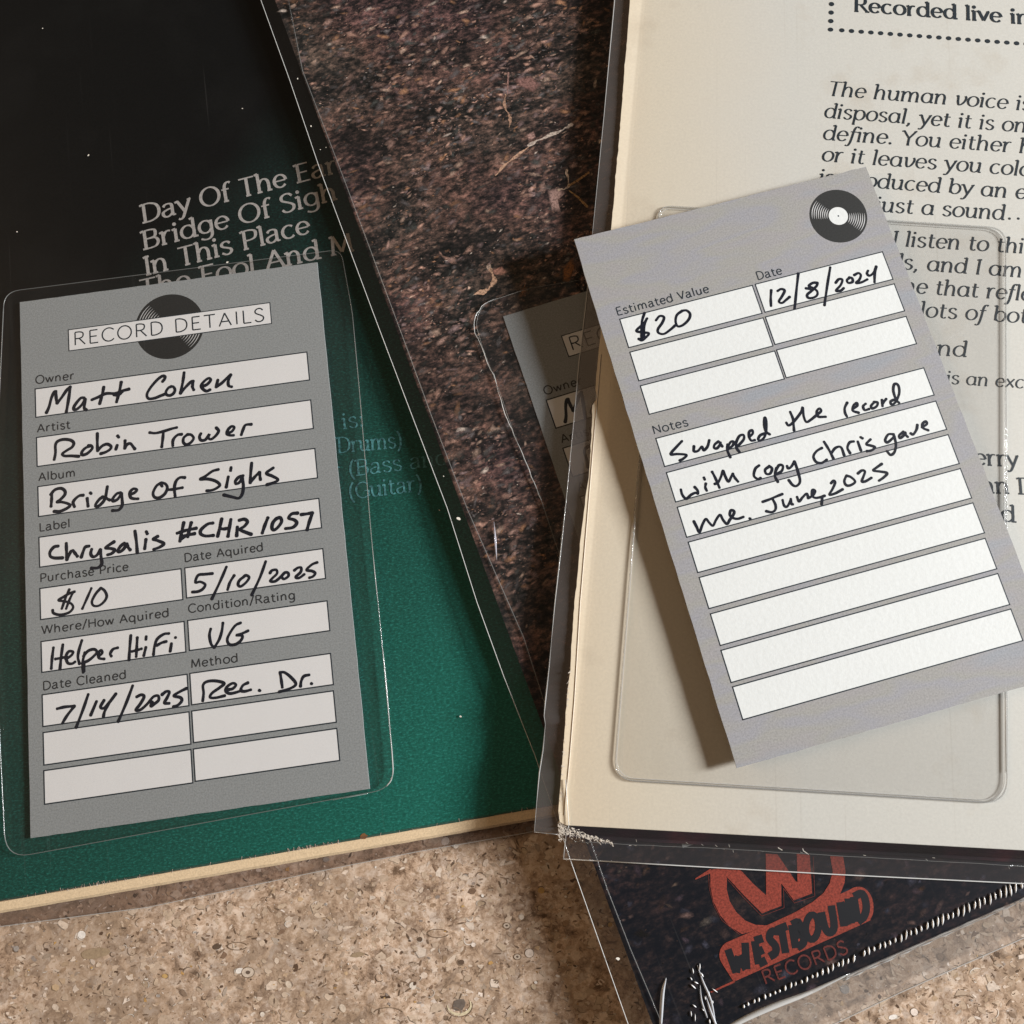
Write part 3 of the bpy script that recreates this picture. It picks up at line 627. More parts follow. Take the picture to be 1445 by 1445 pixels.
for s_, p0, p1 in (('Owner', (50.7, 541.5), (104.7, 535)), ('Artist', (52.8, 610.1), (99.1, 604.3)), ('Album', (54.8, 678.8), (106.7, 672.1)), ('Label', (55.8, 749.8), (99.1, 743.6)),
        ('Purchase Price', (56.9, 821.5), (181.2, 804.9)), ('Date Aquired', (260.6, 792.9), (371.7, 777)), ('Where/How Aquired', (59.1, 895), (238.8, 869.8)),
        ('Condition/Rating', (266.4, 864.7), (416.7, 845)), ('Date Cleaned', (60.8, 973.8), (178.3, 957.1)), ('Method', (269.9, 942.5), (336.1, 933.7))):
    t = MB(); text(t, FL, s_, s_, p0, p1, 11.6, 'sans', 1.75, 1.75, .016, 1.3); t.build('field_label', M['pen_label'], c1)
HR = random.Random(3)
def write(F, c, name, *sets):
    t = MB()
    for off, s, w2, st in sets: hand(t, F, off, s, w2, st, .026, HR)
    t.build(name, M['pen'], c)
write(FL, c1, 'handwriting',
 ((40, 490), 6.568, 25, [[(168,608),(192,555),(215,470),(240,418),(256,408)], [(256,408),(258,460),(266,520)], [(266,520),(310,465),(355,400),(390,365)], [(390,365),(380,440),(366,530),(352,605)],
  [(520,470),(490,470),(455,505),(425,550),(425,578),(455,572),(500,530),(528,480)], [(528,480),(522,530),(520,565),(540,582)],
  [(700,368),(688,430),(662,525)], [(588,488),(650,462),(720,430),(800,428),(870,405),(935,388)], [(862,322),(845,410),(818,510)], [(795,440),(830,445),(875,410)]]),
 ((190, 490), 9.031, 33, [[(355,440),(385,400),(385,372),(350,370),(290,415),(215,500),(165,580),(160,630),(190,658),(260,648),(330,620),(395,595)],
  [(470,500),(430,520),(400,570),(410,605),(450,615),(495,590),(515,545),(495,505),(465,500)], [(632,320),(622,400),(610,470),(585,590)], [(585,590),(650,510),(720,440),(750,430)], [(750,430),(738,500),(755,545)],
  [(870,500),(930,470),(970,420),(950,395),(910,415),(865,460),(850,500),(880,540),(920,560),(965,540)], [(1062,415),(1040,510)], [(1040,510),(1120,450),(1180,390),(1228,350)], [(1228,350),(1195,430),(1200,490),(1240,505)]]))
write(FL, c1, 'handwriting',
 ((50, 570), 7.225, 27, [[(192,570),(205,500),(205,420),(230,380),(290,362),(360,370),(392,400),(375,440),(320,475),(275,510),(300,530),(370,530),(445,535)],
  [(560,430),(510,450),(475,490),(480,520),(530,505),(580,455),(570,425),(540,425)], [(632,300),(632,400),(635,480)], [(635,480),(680,430),(730,410),(770,430),(765,460),(720,490),(665,508)],
  [(835,420),(820,465)], [(838,325),(852,342)], [(915,372),(912,455)], [(912,455),(935,415),(970,405),(1000,440),(1015,460)]]),
 ((200, 570), 7.225, 26, [[(80,292),(140,298),(220,280),(300,255),(360,240)], [(222,285),(215,360),(205,440)], [(318,430),(318,380),(335,345),(370,315),(410,310)],
  [(470,310),(430,345),(425,390),(455,415),(500,395),(530,350),(505,315),(465,312)], [(605,300),(590,335),(605,370),(650,365),(690,310),(680,345),(710,360),(760,320),(785,275),(760,242)],
  [(870,305),(920,280),(945,240),(915,230),(880,265),(870,305),(900,320),(940,320)], [(1015,318),(1035,260),(1060,215),(1120,208)]]))
write(FL, c1, 'handwriting',
 ((50, 640), 7.225, 27, [[(160,540),(165,480),(168,420)], [(155,420),(200,370),(260,355),(300,380),(300,420),(255,470),(220,495),(270,495),(330,510),(355,530),(320,560),(250,590),(190,590)],
  [(400,545),(385,500),(410,460),(450,430),(490,425)], [(528,455),(538,540)], [(560,400),(570,410)], [(690,440),(650,470),(615,520),(620,540),(660,525),(710,460),(735,335)], [(712,440),(730,460),(760,475)],
  [(870,400),(830,410),(790,460),(795,485),(840,465),(880,405)], [(880,405),(885,470),(885,530),(850,575),(785,582)], [(960,420),(1010,400),(1035,370),(1000,360),(965,395),(970,445),(1000,460),(1050,462)]]),
 ((210, 640), 7.225, 27, [[(130,298),(80,330),(45,400),(60,445),(110,450),(165,410),(190,350),(170,310),(130,298)], [(120,310),(138,335)], [(370,245),(320,245),(280,280),(262,350),(270,440)], [(190,370),(250,365),(345,348)],
  [(712,162),(650,180),(580,230),(525,262),(600,260),(680,280),(725,320),(690,355),(640,375),(590,380)], [(812,235),(790,345)], [(840,140),(835,175)], [(965,225),(920,240),(885,280),(890,310),(930,290),(955,240)],
  [(955,240),(965,330),(955,410),(920,455),(860,445),(765,422)], [(1050,95),(1040,200),(1035,300)], [(1035,300),(1080,240),(1130,190)], [(1130,190),(1135,240),(1140,270)], [(1272,145),(1200,200),(1260,230),(1318,265),(1280,295),(1205,318)]]))
write(FL, c1, 'handwriting',
 ((50, 700), 7.225, 28, [[(235,510),(190,520),(150,570),(155,615),(200,632),(280,630)], [(315,480),(318,560),(322,650)], [(322,650),(360,570),(385,555)], [(385,555),(410,590),(430,615)], [(468,625),(490,560),(510,520),(550,510)],
  [(575,540),(565,590),(590,620),(630,600),(665,545)], [(665,545),(670,620),(678,690),(640,730),(570,735)], [(805,465),(750,500),(715,530),(770,535),(810,550),(780,585),(735,600)], [(910,480),(870,510),(840,560),(860,570),(900,540),(935,485)],
  [(935,485),(945,520),(968,550)], [(1015,355),(1030,460),(1040,580)], [(1128,440),(1115,540)], [(1130,360),(1142,385)], [(1250,410),(1200,440),(1250,455),(1310,485),(1270,520),(1205,545)]]),
 ((240, 700), 6.568, 27, [[(128,245),(110,330),(92,420)], [(198,245),(180,310),(165,380)], [(65,345),(140,320),(245,298)], [(95,385),(150,365),(230,348)], [(100,400),(180,350)], [(400,250),(350,260),(290,310),(285,350),(330,370),(405,365)],
  [(480,210),(460,300),(442,375)], [(565,215),(550,300),(538,375)], [(460,300),(500,305),(548,295)], [(625,285),(618,370)], [(640,225),(690,215),(718,240),(690,280),(650,310),(700,335),(755,355)], [(908,200),(880,270),(855,345)],
  [(990,205),(955,245),(945,295),(965,315),(1005,285),(1035,235),(1020,200),(985,210)], [(1185,158),(1130,165),(1100,205),(1150,220),(1175,250),(1140,290),(1070,302)], [(1215,172),(1270,165),(1322,155)], [(1322,155),(1295,230),(1270,315)]]))
write(FL, c1, 'handwriting',
 ((50, 780), 6.568, 21, [[(365,360),(310,380),(260,410),(215,440),(270,450),(330,470),(350,510),(310,555),(230,575),(170,560),(160,530)], [(315,340),(280,420),(245,520)], [(350,365),(315,440),(285,520)], [(520,328),(480,420),(435,520)],
  [(605,330),(560,380),(525,450),(540,490),(590,490),(640,450),(662,400),(640,350),(605,325)]]))
write(FL, c1, 'handwriting',
 ((250, 770), 6.568, 23, [[(330,258),(260,265),(195,275),(170,340),(215,335),(260,360),(240,400),(195,425),(140,430)], [(458,195),(400,330),(322,495)], [(530,275),(490,340),(468,410)], [(630,280),(580,320),(565,360),(590,378),(640,340),(668,295),(640,275),(620,285)],
  [(822,145),(770,290),(692,458)], [(860,255),(880,230),(920,225),(925,260),(880,305),(865,330),(910,330),(960,290),(1000,250),(1030,255),(1030,285),(990,310),(970,290)], [(1085,230),(1120,205),(1150,205),(1145,245),(1100,290),(1130,300),(1180,265)],
  [(1300,155),(1250,175),(1200,225),(1250,235),(1280,255),(1260,285),(1225,298)]]))
write(FL, c1, 'handwriting',
 ((250, 770), 6.568, 23, [[(312,770),(300,830),(315,910),(345,945)], [(345,945),(390,870),(415,790),(425,715)], [(590,715),(540,740),(490,810),(465,870),(485,915),(540,915),(590,880),(605,835),(550,830),(600,815),(660,788)]]))
write(FL, c1, 'handwriting',
 ((50, 780), 6.568, 23, [[(168,878),(155,980),(148,1075)], [(255,850),(240,960),(228,1080)], [(185,985),(240,975),(280,965)], [(280,985),(330,955),(350,920),(310,915),(285,960),(300,1020),(340,1028),(370,1010)], [(432,810),(405,900),(395,970),(410,1030)],
  [(460,925),(440,1010),(445,1110)], [(450,1030),(452,1100)], [(445,960),(490,910),(545,895),(570,920),(540,960),(490,1000),(440,1020)], [(585,960),(620,930),(610,905),(585,930),(590,975),(640,985)], [(705,960),(695,935),(720,895),(765,880)],
  [(885,765),(875,880),(868,995)], [(945,785),(940,880),(935,965)], [(895,915),(935,905),(985,890)], [(1025,875),(1005,955)], [(1028,775),(1025,805)], [(1240,748),(1190,755),(1130,800),(1105,870),(1095,945)], [(1125,860),(1170,835),(1215,822)],
  [(1262,840),(1250,915)], [(1298,785),(1302,788)]]))
write(FL, c1, 'handwriting',
 ((55, 870), 6.568, 24, [[(168,855),(240,838),(330,830)], [(330,830),(260,920),(218,990)], [(458,720),(410,860),(345,1030)], [(535,785),(480,915)], [(605,775),(572,835),(600,850),(650,800),(715,715)], [(650,800),(610,880),(598,930)], [(870,640),(810,800),(735,975)],
  [(905,745),(950,725),(975,745),(940,810),(900,865),(940,865),(1000,815),(1060,745),(1105,735),(1110,775),(1070,810),(1040,830),(1050,790)], [(1140,725),(1180,695),(1210,700),(1190,750),(1165,800),(1210,805)],
  [(1370,665),(1300,700),(1250,735),(1310,750),(1325,780),(1290,820),(1245,835)]]))
write(FL, c1, 'handwriting',
 ((260, 920), 6.568, 24, [[(172,455),(180,380),(175,310),(210,275),(290,268),(370,290),(330,330),(260,380),(240,420),(290,425),(378,405)], [(400,350),(450,340),(480,305),(450,290),(400,320),(385,360),(420,385),(480,375),(535,355)],
  [(592,285),(545,310),(525,355),(560,365),(620,350)], [(695,355),(705,360)], [(890,195),(900,260),(910,330)], [(885,190),(930,190),(990,235),(1035,295),(990,335),(880,370)], [(1078,320),(1085,270),(1110,225),(1160,212)], [(1178,292),(1185,296)]]))

# ------------------------------------------------------------------ cover with a dark photograph of leaf litter, in the middle
FB = Frame((937, 1489), (1445, 1268), (388, 0), 7.0, 7.0, 7.0)
bw = empty('album_cover', FB, 'dark brown album cover with printed leaf litter and a red logo', 'album cover')
lt = FB.loc(388, 0); dr = lt[0]/lt[1]
t = MB(); t.slab([(0, 0), (314, 0), (314+dr*314, 314), (dr*314, 314)], -2.9, 0); t.build('front_panel', M['litter'], bw)
from mathutils import noise as mn
t = MB()
LC = [(.44, .26, .20), (.32, .20, .165), (.24, .165, .16), (.58, .40, .31), (.13, .115, .115), (.38, .20, .115), (.06, .062, .058), (.70, .58, .50)]
LW = [4, 5, 3, 1.4, 5, 1.8, 6, .4]
cnt = 0
while cnt < 17000:
    y = R.uniform(0, 290); x = R.uniform(dr*y+1, dr*y+112)
    dens = mn.noise(Vector((x*.045, y*.06, 3.1)))*.6 + mn.noise(Vector((x*.16, y*.3, 7)))*.55 + .42
    foot = min(1, max(.05, (y-30)/60)); dens *= foot
    if R.random() > dens: continue
    cnt += 1
    k = R.random(); ln_ = (.17+.95*k**4)*(1.0 if y > 60 else 1.2); col = R.choices(LC, LW)[0]; v_ = R.uniform(.7, 1.6)*(.35+.65*min(1, y/110))*(.55+.8*max(0, dens))
    t.soft(blob(x, y, ln_*R.uniform(1.2, 2.2), ln_*R.uniform(.5, 1.05), R.gauss(.08, .45), R.choice((6, 7, 8)), .38), .010+R.random()*.02, tuple(c*v_*(.62+.55*min(1, max(0, (y-60)/150))) for c in col), R.uniform(.4, .95), .25)
for i in range(700):
    y = R.uniform(0, 95); x = R.uniform(dr*y+1, dr*y+125); q_ = R.uniform(.5, 1.9); col = R.choice(((.30, .19, .17), (.20, .14, .18), (.12, .12, .17), (.07, .08, .12))); v_ = R.uniform(.25, .8)
    t.soft(blob(x, y, q_, q_*R.uniform(.4, .8), R.gauss(.1, .6), 8, .3), .031+R.random()*.004, tuple(c*v_ for c in col), R.uniform(.25, .75), .25)
def zz(off, s, P): return [(off[0]+x/s, off[1]+y/s) for x, y in P]
def twig(P, wd, col, n0=None):
    n0 = len(t.f); L_ = [FB.loc(x, y, 0) for x, y in spline(zz((350, 0), 2.627, P), 6)]
    L_ = [(x+R.gauss(0, .08), y+R.gauss(0, .08)) for x, y in L_]; ph = R.random()*6
    t.stroke(L_, lambda T, u: wd*(.75+.45*math.sin(ph+u*14)), .036); [t.c.__setitem__(k, col) for k in range(n0, len(t.f))]
tc = (.62, .45, .33)
twig([(920, 650), (960, 605), (1040, 545)], .75, (.62, .38, .26)); twig([(1040, 540), (1080, 518), (1150, 490), (1200, 462)], .9, (.66, .54, .46))
twig([(955, 350), (950, 390), (970, 430), (970, 470)], .7, (.48, .29, .2)); twig([(965, 270), (962, 350)], .5, (.35, .2, .17)); twig([(1180, 630), (1188, 690), (1150, 705)], .6, tc); twig([(1188, 690), (1265, 640)], .5, (.42, .24, .11)); twig([(1190, 705), (1258, 765)], .6, (.45, .27, .12))
twig([(840, 1090), (885, 1075), (912, 1040), (900, 1000)], 1.2, (.70, .44, .30))
for P, col in (([(1110, 705), (1150, 690), (1180, 715), (1150, 740), (1160, 790), (1125, 785), (1115, 745)], (.50, .32, .28)), ([(905, 1000), (940, 985), (965, 1010), (940, 1022), (910, 1018)], (.62, .32, .25)), ([(880, 985), (900, 975), (905, 1015), (888, 1005)], (.68, .5, .4)),
               ([(985, 290), (1050, 280), (1090, 315), (1060, 345), (1000, 320)], (.30, .16, .14)), ([(1030, 500), (1060, 485), (1068, 510), (1040, 525)], (.48, .29, .25)), ([(1165, 1000), (1200, 950), (1215, 985), (1190, 1050), (1165, 1045)], (.30, .13, .05))):
    t.soft(FB.pts(zz((350, 0), 2.627, P)), .036+R.random()*.004, col, 1.0, .62)
o = t.build('printed_leaf_litter', M['flecks'], bw); o['kind'] = 'stuff'
# red printed logo
zl = lambda P: FB.pts(zz((960, 1150), 4.25, P))
t = MB()
t.face(zl([(180, 328), (180, 430), (198, 520), (238, 600), (295, 668), (370, 714), (420, 700), (520, 662), (450, 658), (390, 633), (335, 582), (295, 515), (278, 445), (280, 376), (250, 330)]), .045)
t.face(zl([(90, 388), (90, 380), (180, 322), (190, 345)]), .0455)
t.face(zl([(182, 328), (240, 318), (350, 318), (440, 415), (515, 482), (600, 545), (490, 590), (380, 480), (278, 370), (184, 362)]), .046)
t.face(zl([(515, 484), (512, 232), (582, 236), (604, 300), (606, 545), (490, 588)]), .047)
t.face(zl([(582, 236), (690, 395), (790, 470), (680, 512), (604, 408)]), .048)
t.face(zl([(702, 400), (698, 232), (776, 240), (790, 470), (690, 470)]), .049)
t.face(zl([(898, 246), (976, 250), (990, 335), (985, 405), (960, 470), (900, 520), (800, 560), (700, 620), (520, 690), (420, 706), (520, 661), (690, 582), (795, 520), (858, 468), (895, 410), (914, 340)]), .050)
O = spline([(320, 1000), (285, 945), (240, 870), (236, 820), (262, 775), (320, 745), (520, 660), (760, 560), (985, 462), (1050, 432), (1105, 440), (1148, 495), (1158, 570), (1140, 622), (1100, 650), (700, 830), (320, 1000)], 5)
t.face(zl([tuple(p) for p in O[:-1]]), .052)
t.face(zl([(180, 1058), (330, 988), (326, 1004), (186, 1066)]), .053)
lg = t.build('logo', M['red'], bw)
t = MB()
for P in ([(168, 350), (174, 440), (200, 540), (250, 632), (358, 718)], [(288, 392), (380, 496), (488, 606), (622, 556), (618, 440)], [(618, 440), (684, 528), (806, 486), (796, 250)]):
    t.stroke(zl([tuple(p) for p in spline(P, 1)]), .13, .043)
text(t, FB, 'RECORDS', 'RECORDS', (1080, 1388.8), (1197.6, 1344), 17, 'sans', 2.4, 2.4, .044, 1.6)
t.build('logo_shadow_lettering', M['dark_red'], lg)
t = MB()
for P in ([(285, 805), (335, 945)], [(335, 945), (350, 845)], [(350, 845), (395, 925)], [(398, 925), (388, 765)], [(445, 755), (470, 895)], [(445, 755), (495, 738)], [(458, 826), (498, 806)], [(470, 893), (515, 870)],
          [(588, 698), (548, 700), (535, 740), (570, 785), (570, 825), (535, 850)], [(575, 690), (640, 664)], [(606, 680), (632, 828)], [(668, 658), (692, 798)], [(668, 658), (708, 642), (712, 690), (682, 720)], [(682, 725), (732, 715), (738, 765), (700, 795)],
          [(845, 582), (868, 676), (895, 705), (922, 668), (905, 542)], [(957, 522), (982, 668)], [(960, 525), (1024, 652)], [(1024, 650), (1006, 500)], [(1040, 490), (1064, 640)], [(1040, 490), (1092, 472), (1115, 545), (1102, 606), (1064, 640)]):
    t.stroke(zl([tuple(p) for p in spline(P, 4)]), 1.62, .060, cap=False)
t.stroke(zl([(790+38*math.cos(i*.35), 672+74*math.sin(i*.35)+(-.4)*38*math.cos(i*.35)*.4) for i in range(19)]), 1.42, .060, cap=False)
t.build('logo_lettering', mat('logo_black', (.012, .013, .017), .5), lg)

# its clear outer sleeve
s2 = empty('clear_outer_sleeve', FB, 'clear plastic outer sleeve around the leaf litter cover, crinkled along its lower edge', 'plastic sleeve')
ed = FB.pts([(368, 0), (408, 111), (450, 235), (526, 440), (580, 583), (631, 717), (673, 850), (711, 955), (755, 1066), (805, 1214), (850, 1342), (888, 1450), (915, 1530)], -.6)
ed = [ed[0]] + ed[1:]; e0 = (ed[0][0]+(ed[0][0]-ed[3][0]), ed[0][1]+(ed[0][1]-ed[3][1]))
E_ = [e0]+ed; IN = [(dr*p[1]+.6, p[1]) for p in E_]
t = MB(); t.strip([(p[0], p[1], -.6) for p in E_], [(p[0], p[1], .25) for p in IN]); t.build('side_flap', film_mat('side_flap_film', .018, tr=.8, body=(.5, .5, .5), bumps=.4), s2, True)
t = MB(); t.strip([(p[0], p[1], .25) for p in IN], [(316, p[1], .25) for p in IN]); t.build('film', M['film'], s2)
t = MB(); t.tube([(p[0], p[1], -.6) for p in E_], .085); t.build('seam', M['seam_bright'], s2, True)
il = [(407, 0), (427, 100), (490, 265), (567, 472), (610, 590), (660, 720), (739, 900), (800, 1090), (857, 1255), (890, 1340), (920, 1411), (936, 1450)]
t = MB(); t.tube([(*p, .3) for p in FB.pts(il, .3)], .10); t.build('inner_seam', M['seam_soft'], s2, True)
bt = FB.pts([(1035, 1500), (1181, 1446), (1273, 1402), (1445, 1326), (1600, 1262)], -4.5); tp_ = [(p[0], .3, .25) for p in bt]
t = MB(); t.strip(tp_, [(p[0], -3.2, -2.4) for p in bt]); t.strip([(p[0], -3.2, -2.4) for p in bt], [(p[0], p[1], -5.2) for p in bt])
t.build('bottom_flap', film_mat('loose_flap_film', .10, tr=.86, body=(.75, .72, .70), bumps=.8, bscale=160), s2, True)
t = MB(); t.tube([(p[0], p[1], -5.1) for p in bt], .16); t.build('bottom_seam', M['seam'], s2, True)
mid2 = FB.pts([(1080, 1484), (1273, 1402), (1345, 1366), (1445, 1317)], -4.0)
# the rolled weld along the foot of the cover, and the crinkle glints above it
t = MB(); P = FB.pts([(985, 1478), (1040, 1444), (1090, 1421), (1140, 1402), (1200, 1374)], .1); t.tube([(x, y, -.2) for x, y in spline(P, 4)], .60, 10, lambda u: .35+.75*math.sin(math.pi*min(1, u*.9+.1)))
t.build('rolled_weld', M['seam_bright'], s2, True)
t = MB(); P = FB.pts([(1190, 1381), (1260, 1350), (1350, 1310), (1445, 1268), (1520, 1236)], .1); t.tube([(x, y+R.uniform(-.06, .06), -.2) for x, y in spline(P, 12)], .26, 8, lambda u: .8+.3*math.sin(u*60)); t.build('rolled_weld', M['seam'], s2, True)
t = MB(); t.tube([(x, y-.75+R.uniform(-.06, .06), -.8) for x, y in spline(P, 12)], .20, 8, lambda u: .7+.5*math.sin(u*83+1)); t.build('rolled_weld', M['seam_bright'], s2, True)
t = MB()
def ridge(x, y, ln_, wd, ang, h=.3):
    d = (math.cos(ang), math.sin(ang)); t.tube([(x+d[0]*ln_*(k-.5), y+d[1]*ln_*(k-.5), h+.06*math.sin(math.pi*k)) for k in (0, .25, .5, .75, 1)], wd, 6, lambda u: .15+.85*math.sin(math.pi*u))
for i in range(54):
    u = i/53; px = 1052+393*u; py = 1432-172*u - 5
    if R.random() < .05: continue
    q = FB.loc(px+R.uniform(-1, 1), py+R.uniform(-1, 1), .3); big = .4+.6*min(1, u*1.3)
    ridge(q[0], q[1]+.9, (1.3+R.random()*1.3)*big, .19+.06*R.random(), math.radians(64+R.uniform(-7, 7)), .16)
for i in range(16):
    px = 980+R.uniform(-6, 30); py = 1365+i*5.5; q = FB.loc(px, py, .3); ridge(q[0], q[1], R.uniform(.6, 1.6), R.uniform(.10, .16), math.radians(R.uniform(60, 140)), .16)
o = t.build('crinkle_glints', M['glint'], s2, True); o['kind'] = 'stuff'
t = MB()
for P, wd in (([(984, 1362), (992, 1385), (1003, 1412), (1010, 1450)], .26), ([(940, 1380), (935, 1402), (932, 1450)], .42), ([(996, 1405), (1003, 1428), (1012, 1450)], .3), ([(988, 1390), (990, 1412), (998, 1436)], .2)):
    t.tube([(*p, .12) for p in FB.pts([tuple(p) for p in spline(P, 5)], .12)], wd, 8, lambda u: .15+.85*math.sin(math.pi*min(1, u*.75+.02)))
t.build('glare_fold', film_mat('glare_film', .42, body=(.85, .86, .9), rough=.12), s2, True)  # semi-opaque white ridges, glare on the plastic put into their colour
P = [(697, 736), (699, 762), (701, 790)]
t = MB(); t.tube([(*p, .3) for p in FB.pts(P, .3)], .28, 8, lambda u: .1+.9*math.sin(math.pi*u)); t.build('film_dimple', film_mat('dimple_film', .35, body=(.8, .8, .9)), s2, True)
specks(FB, [(647, 732, .45), (420, 111, .25), (439, 178, .25), (872, 1353, .4), (452, 211, .15), (626, 672, .15), (460, 208, .12)], s2, .35)
P = [(684, 428), (745, 407), (838, 392), (1050, 340), (1150, 900), (830, 900), (787, 775), (762, 700), (730, 625), (700, 540), (684, 500), (670, 452)]
po2, E2 = pocket(FB, P, [2.2, 2, 2, 2, 2, 2, 2, 2, 2, 2, 2, 2.4], .55, s2, M['pocket'], M['seam_soft'], .07, wob=.05)
bp = [(745, 408), (712, 418), (690, 425), (676, 437), (670, 452), (671, 470), (684, 500), (696, 530), (703, 553), (713, 583), (722, 606), (733, 631), (744, 656), (753, 680), (764, 706)]
t = MB(); P = FB.pts([tuple(p) for p in spline(bp, 3)], .6); P = [(x+R.gauss(0, .11), y+R.gauss(0, .11), .5) for x, y in P]
t.tube(P, .10, 6, lambda u: (.5+.5*min(1, u*5))*(.75+.4*math.sin(u*47)*math.sin(u*19))); t.build('curled_seam', M['seam_bright'], po2, True)

# second card in that pocket: the same print as the first
FM = Frame((710.0, 446.5), (821.2, 412.8), (793.2, 696.7), 7.15, 7.15, 7.15)
c2 = c1.copy(); COL.objects.link(c2); c2.matrix_world = FM.M
c2['label'] = 'mostly hidden grey card, shaded under the edge of the off-white cover'
for ch in list(c1.children):
    c_ = ch.copy(); COL.objects.link(c_); c_.parent = c2
    for gch in list(ch.children):
        d_ = gch.copy(); COL.objects.link(d_); d_.parent = c_

# ------------------------------------------------------------------ off-white cover on top, at the right
FW = Frame((798.5, 1164.6), (1445, 1200), (889, 0), 10.6, 10.5, 11.8)
wc = empty('album_cover', FW, 'off-white album cover with black italic liner notes, worn at its corner, topmost at the right', 'album cover')
lp = [(889, 0), (876, 169), (863, 318), (845, 497), (840.6, 548), (843, 560), (836, 572), (835, 614), (831, 673), (826, 704), (824, 722), (821, 746), (815, 812), (810.5, 850), (806, 920), (805, 947), (800, 985), (798, 1016), (795, 1060), (791.5, 1099), (788, 1145), (790, 1160), (798.5, 1164.6)]
Lp = FW.pts(lp); top_l = (Lp[0][0]+(Lp[0][0]-Lp[2][0])/(Lp[0][1]-Lp[2][1])*(314-Lp[0][1]), 314)
LR = [top_l]+Lp; LR2 = []
for i in range(len(LR)-1):
    a_, b_ = LR[i], LR[i+1]; k = max(1, int(math.dist(a_, b_)/1.2)); LR2 += [(a_[0]*(1-j/k)+b_[0]*j/k+(R.gauss(0, .05) if j else 0), a_[1]*(1-j/k)+b_[1]*j/k) for j in range(k)]
LR2.append(LR[-1])
t = MB(); t.slab(LR2+[(314, 0), (314, 314)], -.45, 0); t.build('back_panel', M['white_cover'], wc)
t = MB(); t.slab([(1.2, .6), (313, .6), (313, 313), (top_l[0]+1.5, 313)], -3.35, -.47); t.build('inner_boards', mat('dark_board', (.012, .012, .014), .6), wc)
t = MB(); xs = [0+314*i/80 for i in range(81)]
t.strip([(x, -.02, -.10) for x in xs], [(x, -1.2, -.9) for x in xs]); t.strip([(x, -1.2, -.9) for x in xs], [(x, -3.0+R.uniform(-.08, .08), -2.4) for x in xs]); t.strip([(x, -3.0, -2.4) for x in xs], [(x, -.2, -3.3) for x in xs])
m = mat('dark_spine_print', (.012, .010, .014), .35, .3); v = coords(m); c = ramp(m, noise(m, v, 60, 4), [(.45, (.006, .007, .011)), (.58, (.030, .010, .022)), (.7, (.10, .022, .032))]); lk(m, c, bsdf(m).inputs['Base Color'])
t.build('spine_edge', m, wc)
t = MB(); cr = FW.pts([(848, 500), (838, 620), (828, 740), (818.8, 850), (810.5, 988), (803, 1080), (796, 1150)]); t.tube([(*p, .02) for p in cr], .09, 5); t.build('spine_crease', M['fray'], wc, True)
t = MB()
for i in range(620):                                              # torn paper fibres of the worn corner and edge
    u = R.random()
    if u < .45: px, py = 788+abs(R.gauss(0, 6)), 1160+R.uniform(-3, 26)*R.random()
    elif u < .80: k = R.random()**1.3; px, py = 798+66*k, 1172+R.gauss(0, 3.5)*(1.1-k)+17*k
    else: k = R.random(); px, py = 789+17*(1-k)*.9, 940+215*k
    h = -.5 if u < .80 else -.3; q = FW.loc(px, py, h); an = R.gauss(-.45, .5) if u < .8 else R.uniform(-2.6, .6); l_ = R.uniform(.12, .5)
    if R.random() < .45: t.face(blob(q[0], q[1], l_*.7, l_*.32, an, 6, .45), h+R.uniform(0, .45), None)
    else: t.stroke([(q[0], q[1]), (q[0]+l_*math.cos(an), q[1]+l_*math.sin(an)), (q[0]+1.9*l_*math.cos(an+R.uniform(-.3, .3)), q[1]+1.9*l_*math.sin(an))], R.uniform(.03, .09), h+R.uniform(0, .45))
o = t.build('frayed_paper', M['fray'], wc); o['kind'] = 'stuff'
t = MB()
for i in range(26):
    px = R.uniform(800, 1440); q = FW.loc(px, 1184+(px-800)*.054+R.uniform(-12, 4), -2.6); an = R.uniform(-1.4, .2); t.stroke([(q[0], q[1]), (q[0]+.5*math.cos(an), q[1]+.5*math.sin(an))], R.uniform(.04, .09), -2.1+R.uniform(-.2, .2))
for P in ([(1092, 1186), (1098, 1196), (1103, 1199)], [(1129, 1187), (1133, 1200), (1140, 1205)]):
    t.stroke([FW.loc(x, y, -2.4) for x, y in P], .18, -2.1)
o = t.build('scuffs', M['dust'], wc); o['kind'] = 'stuff'

INK = M['ink']
t = MB(); z5 = .03
def wt(s_, sub, p0, p1, cap, style='italic', th=3.2, tn=1.45, track=.55):
    text(t, FW, s_, sub, p0, p1, cap, style, th, tn, z5, track)
wt('Recorded live in', 'Recorded live', (1206.2, 15.8), (1413, 31.3), 22.5, 'serif', 4.8, 2.1, .8)
t.build('heading_lettering', INK, wc)
t = MB()
for i in range(21):
    q = FW.loc(1172+((i-1)*13.7+16 if i else 0), 41.8+i*1.02 if i else 41.8); t.disc(q[0], q[1], .72, .03, 12, .62)
for i in range(1, 5): q = FW.loc(1172+i*.45, 41.8-12*i); t.disc(q[0], q[1], .72, .03, 12, .66)
t.build('dotted_border', INK, wc)
t = MB()
wt('The human voice is', 'The human voice', (1167.8, 134.3), (1420.7, 153.6), 22.5)
wt('disposal, yet it is one', 'disposal, yet it is', (1163.3, 165.6), (1401.4, 183.2), 22.5)
wt('define. You either h', 'define. You either', (1161.6, 196.7), (1425.3, 214.4), 22.5)
wt('or it leaves you cold', 'or it leaves you', (1160, 226.8), (1383.7, 243.4), 22.5)
wt('is produced by an e', 'duced by an', (1238.4, 265), (1420, 278.7), 22.5)
wt('or just a sound', 'ust a sound', (1244.2, 298.4), (1416.5, 310), 22.5)
for x in (1424.5, 1437): q = FW.loc(x, 308.5); t.disc(q[0], q[1], .34, z5, 10)
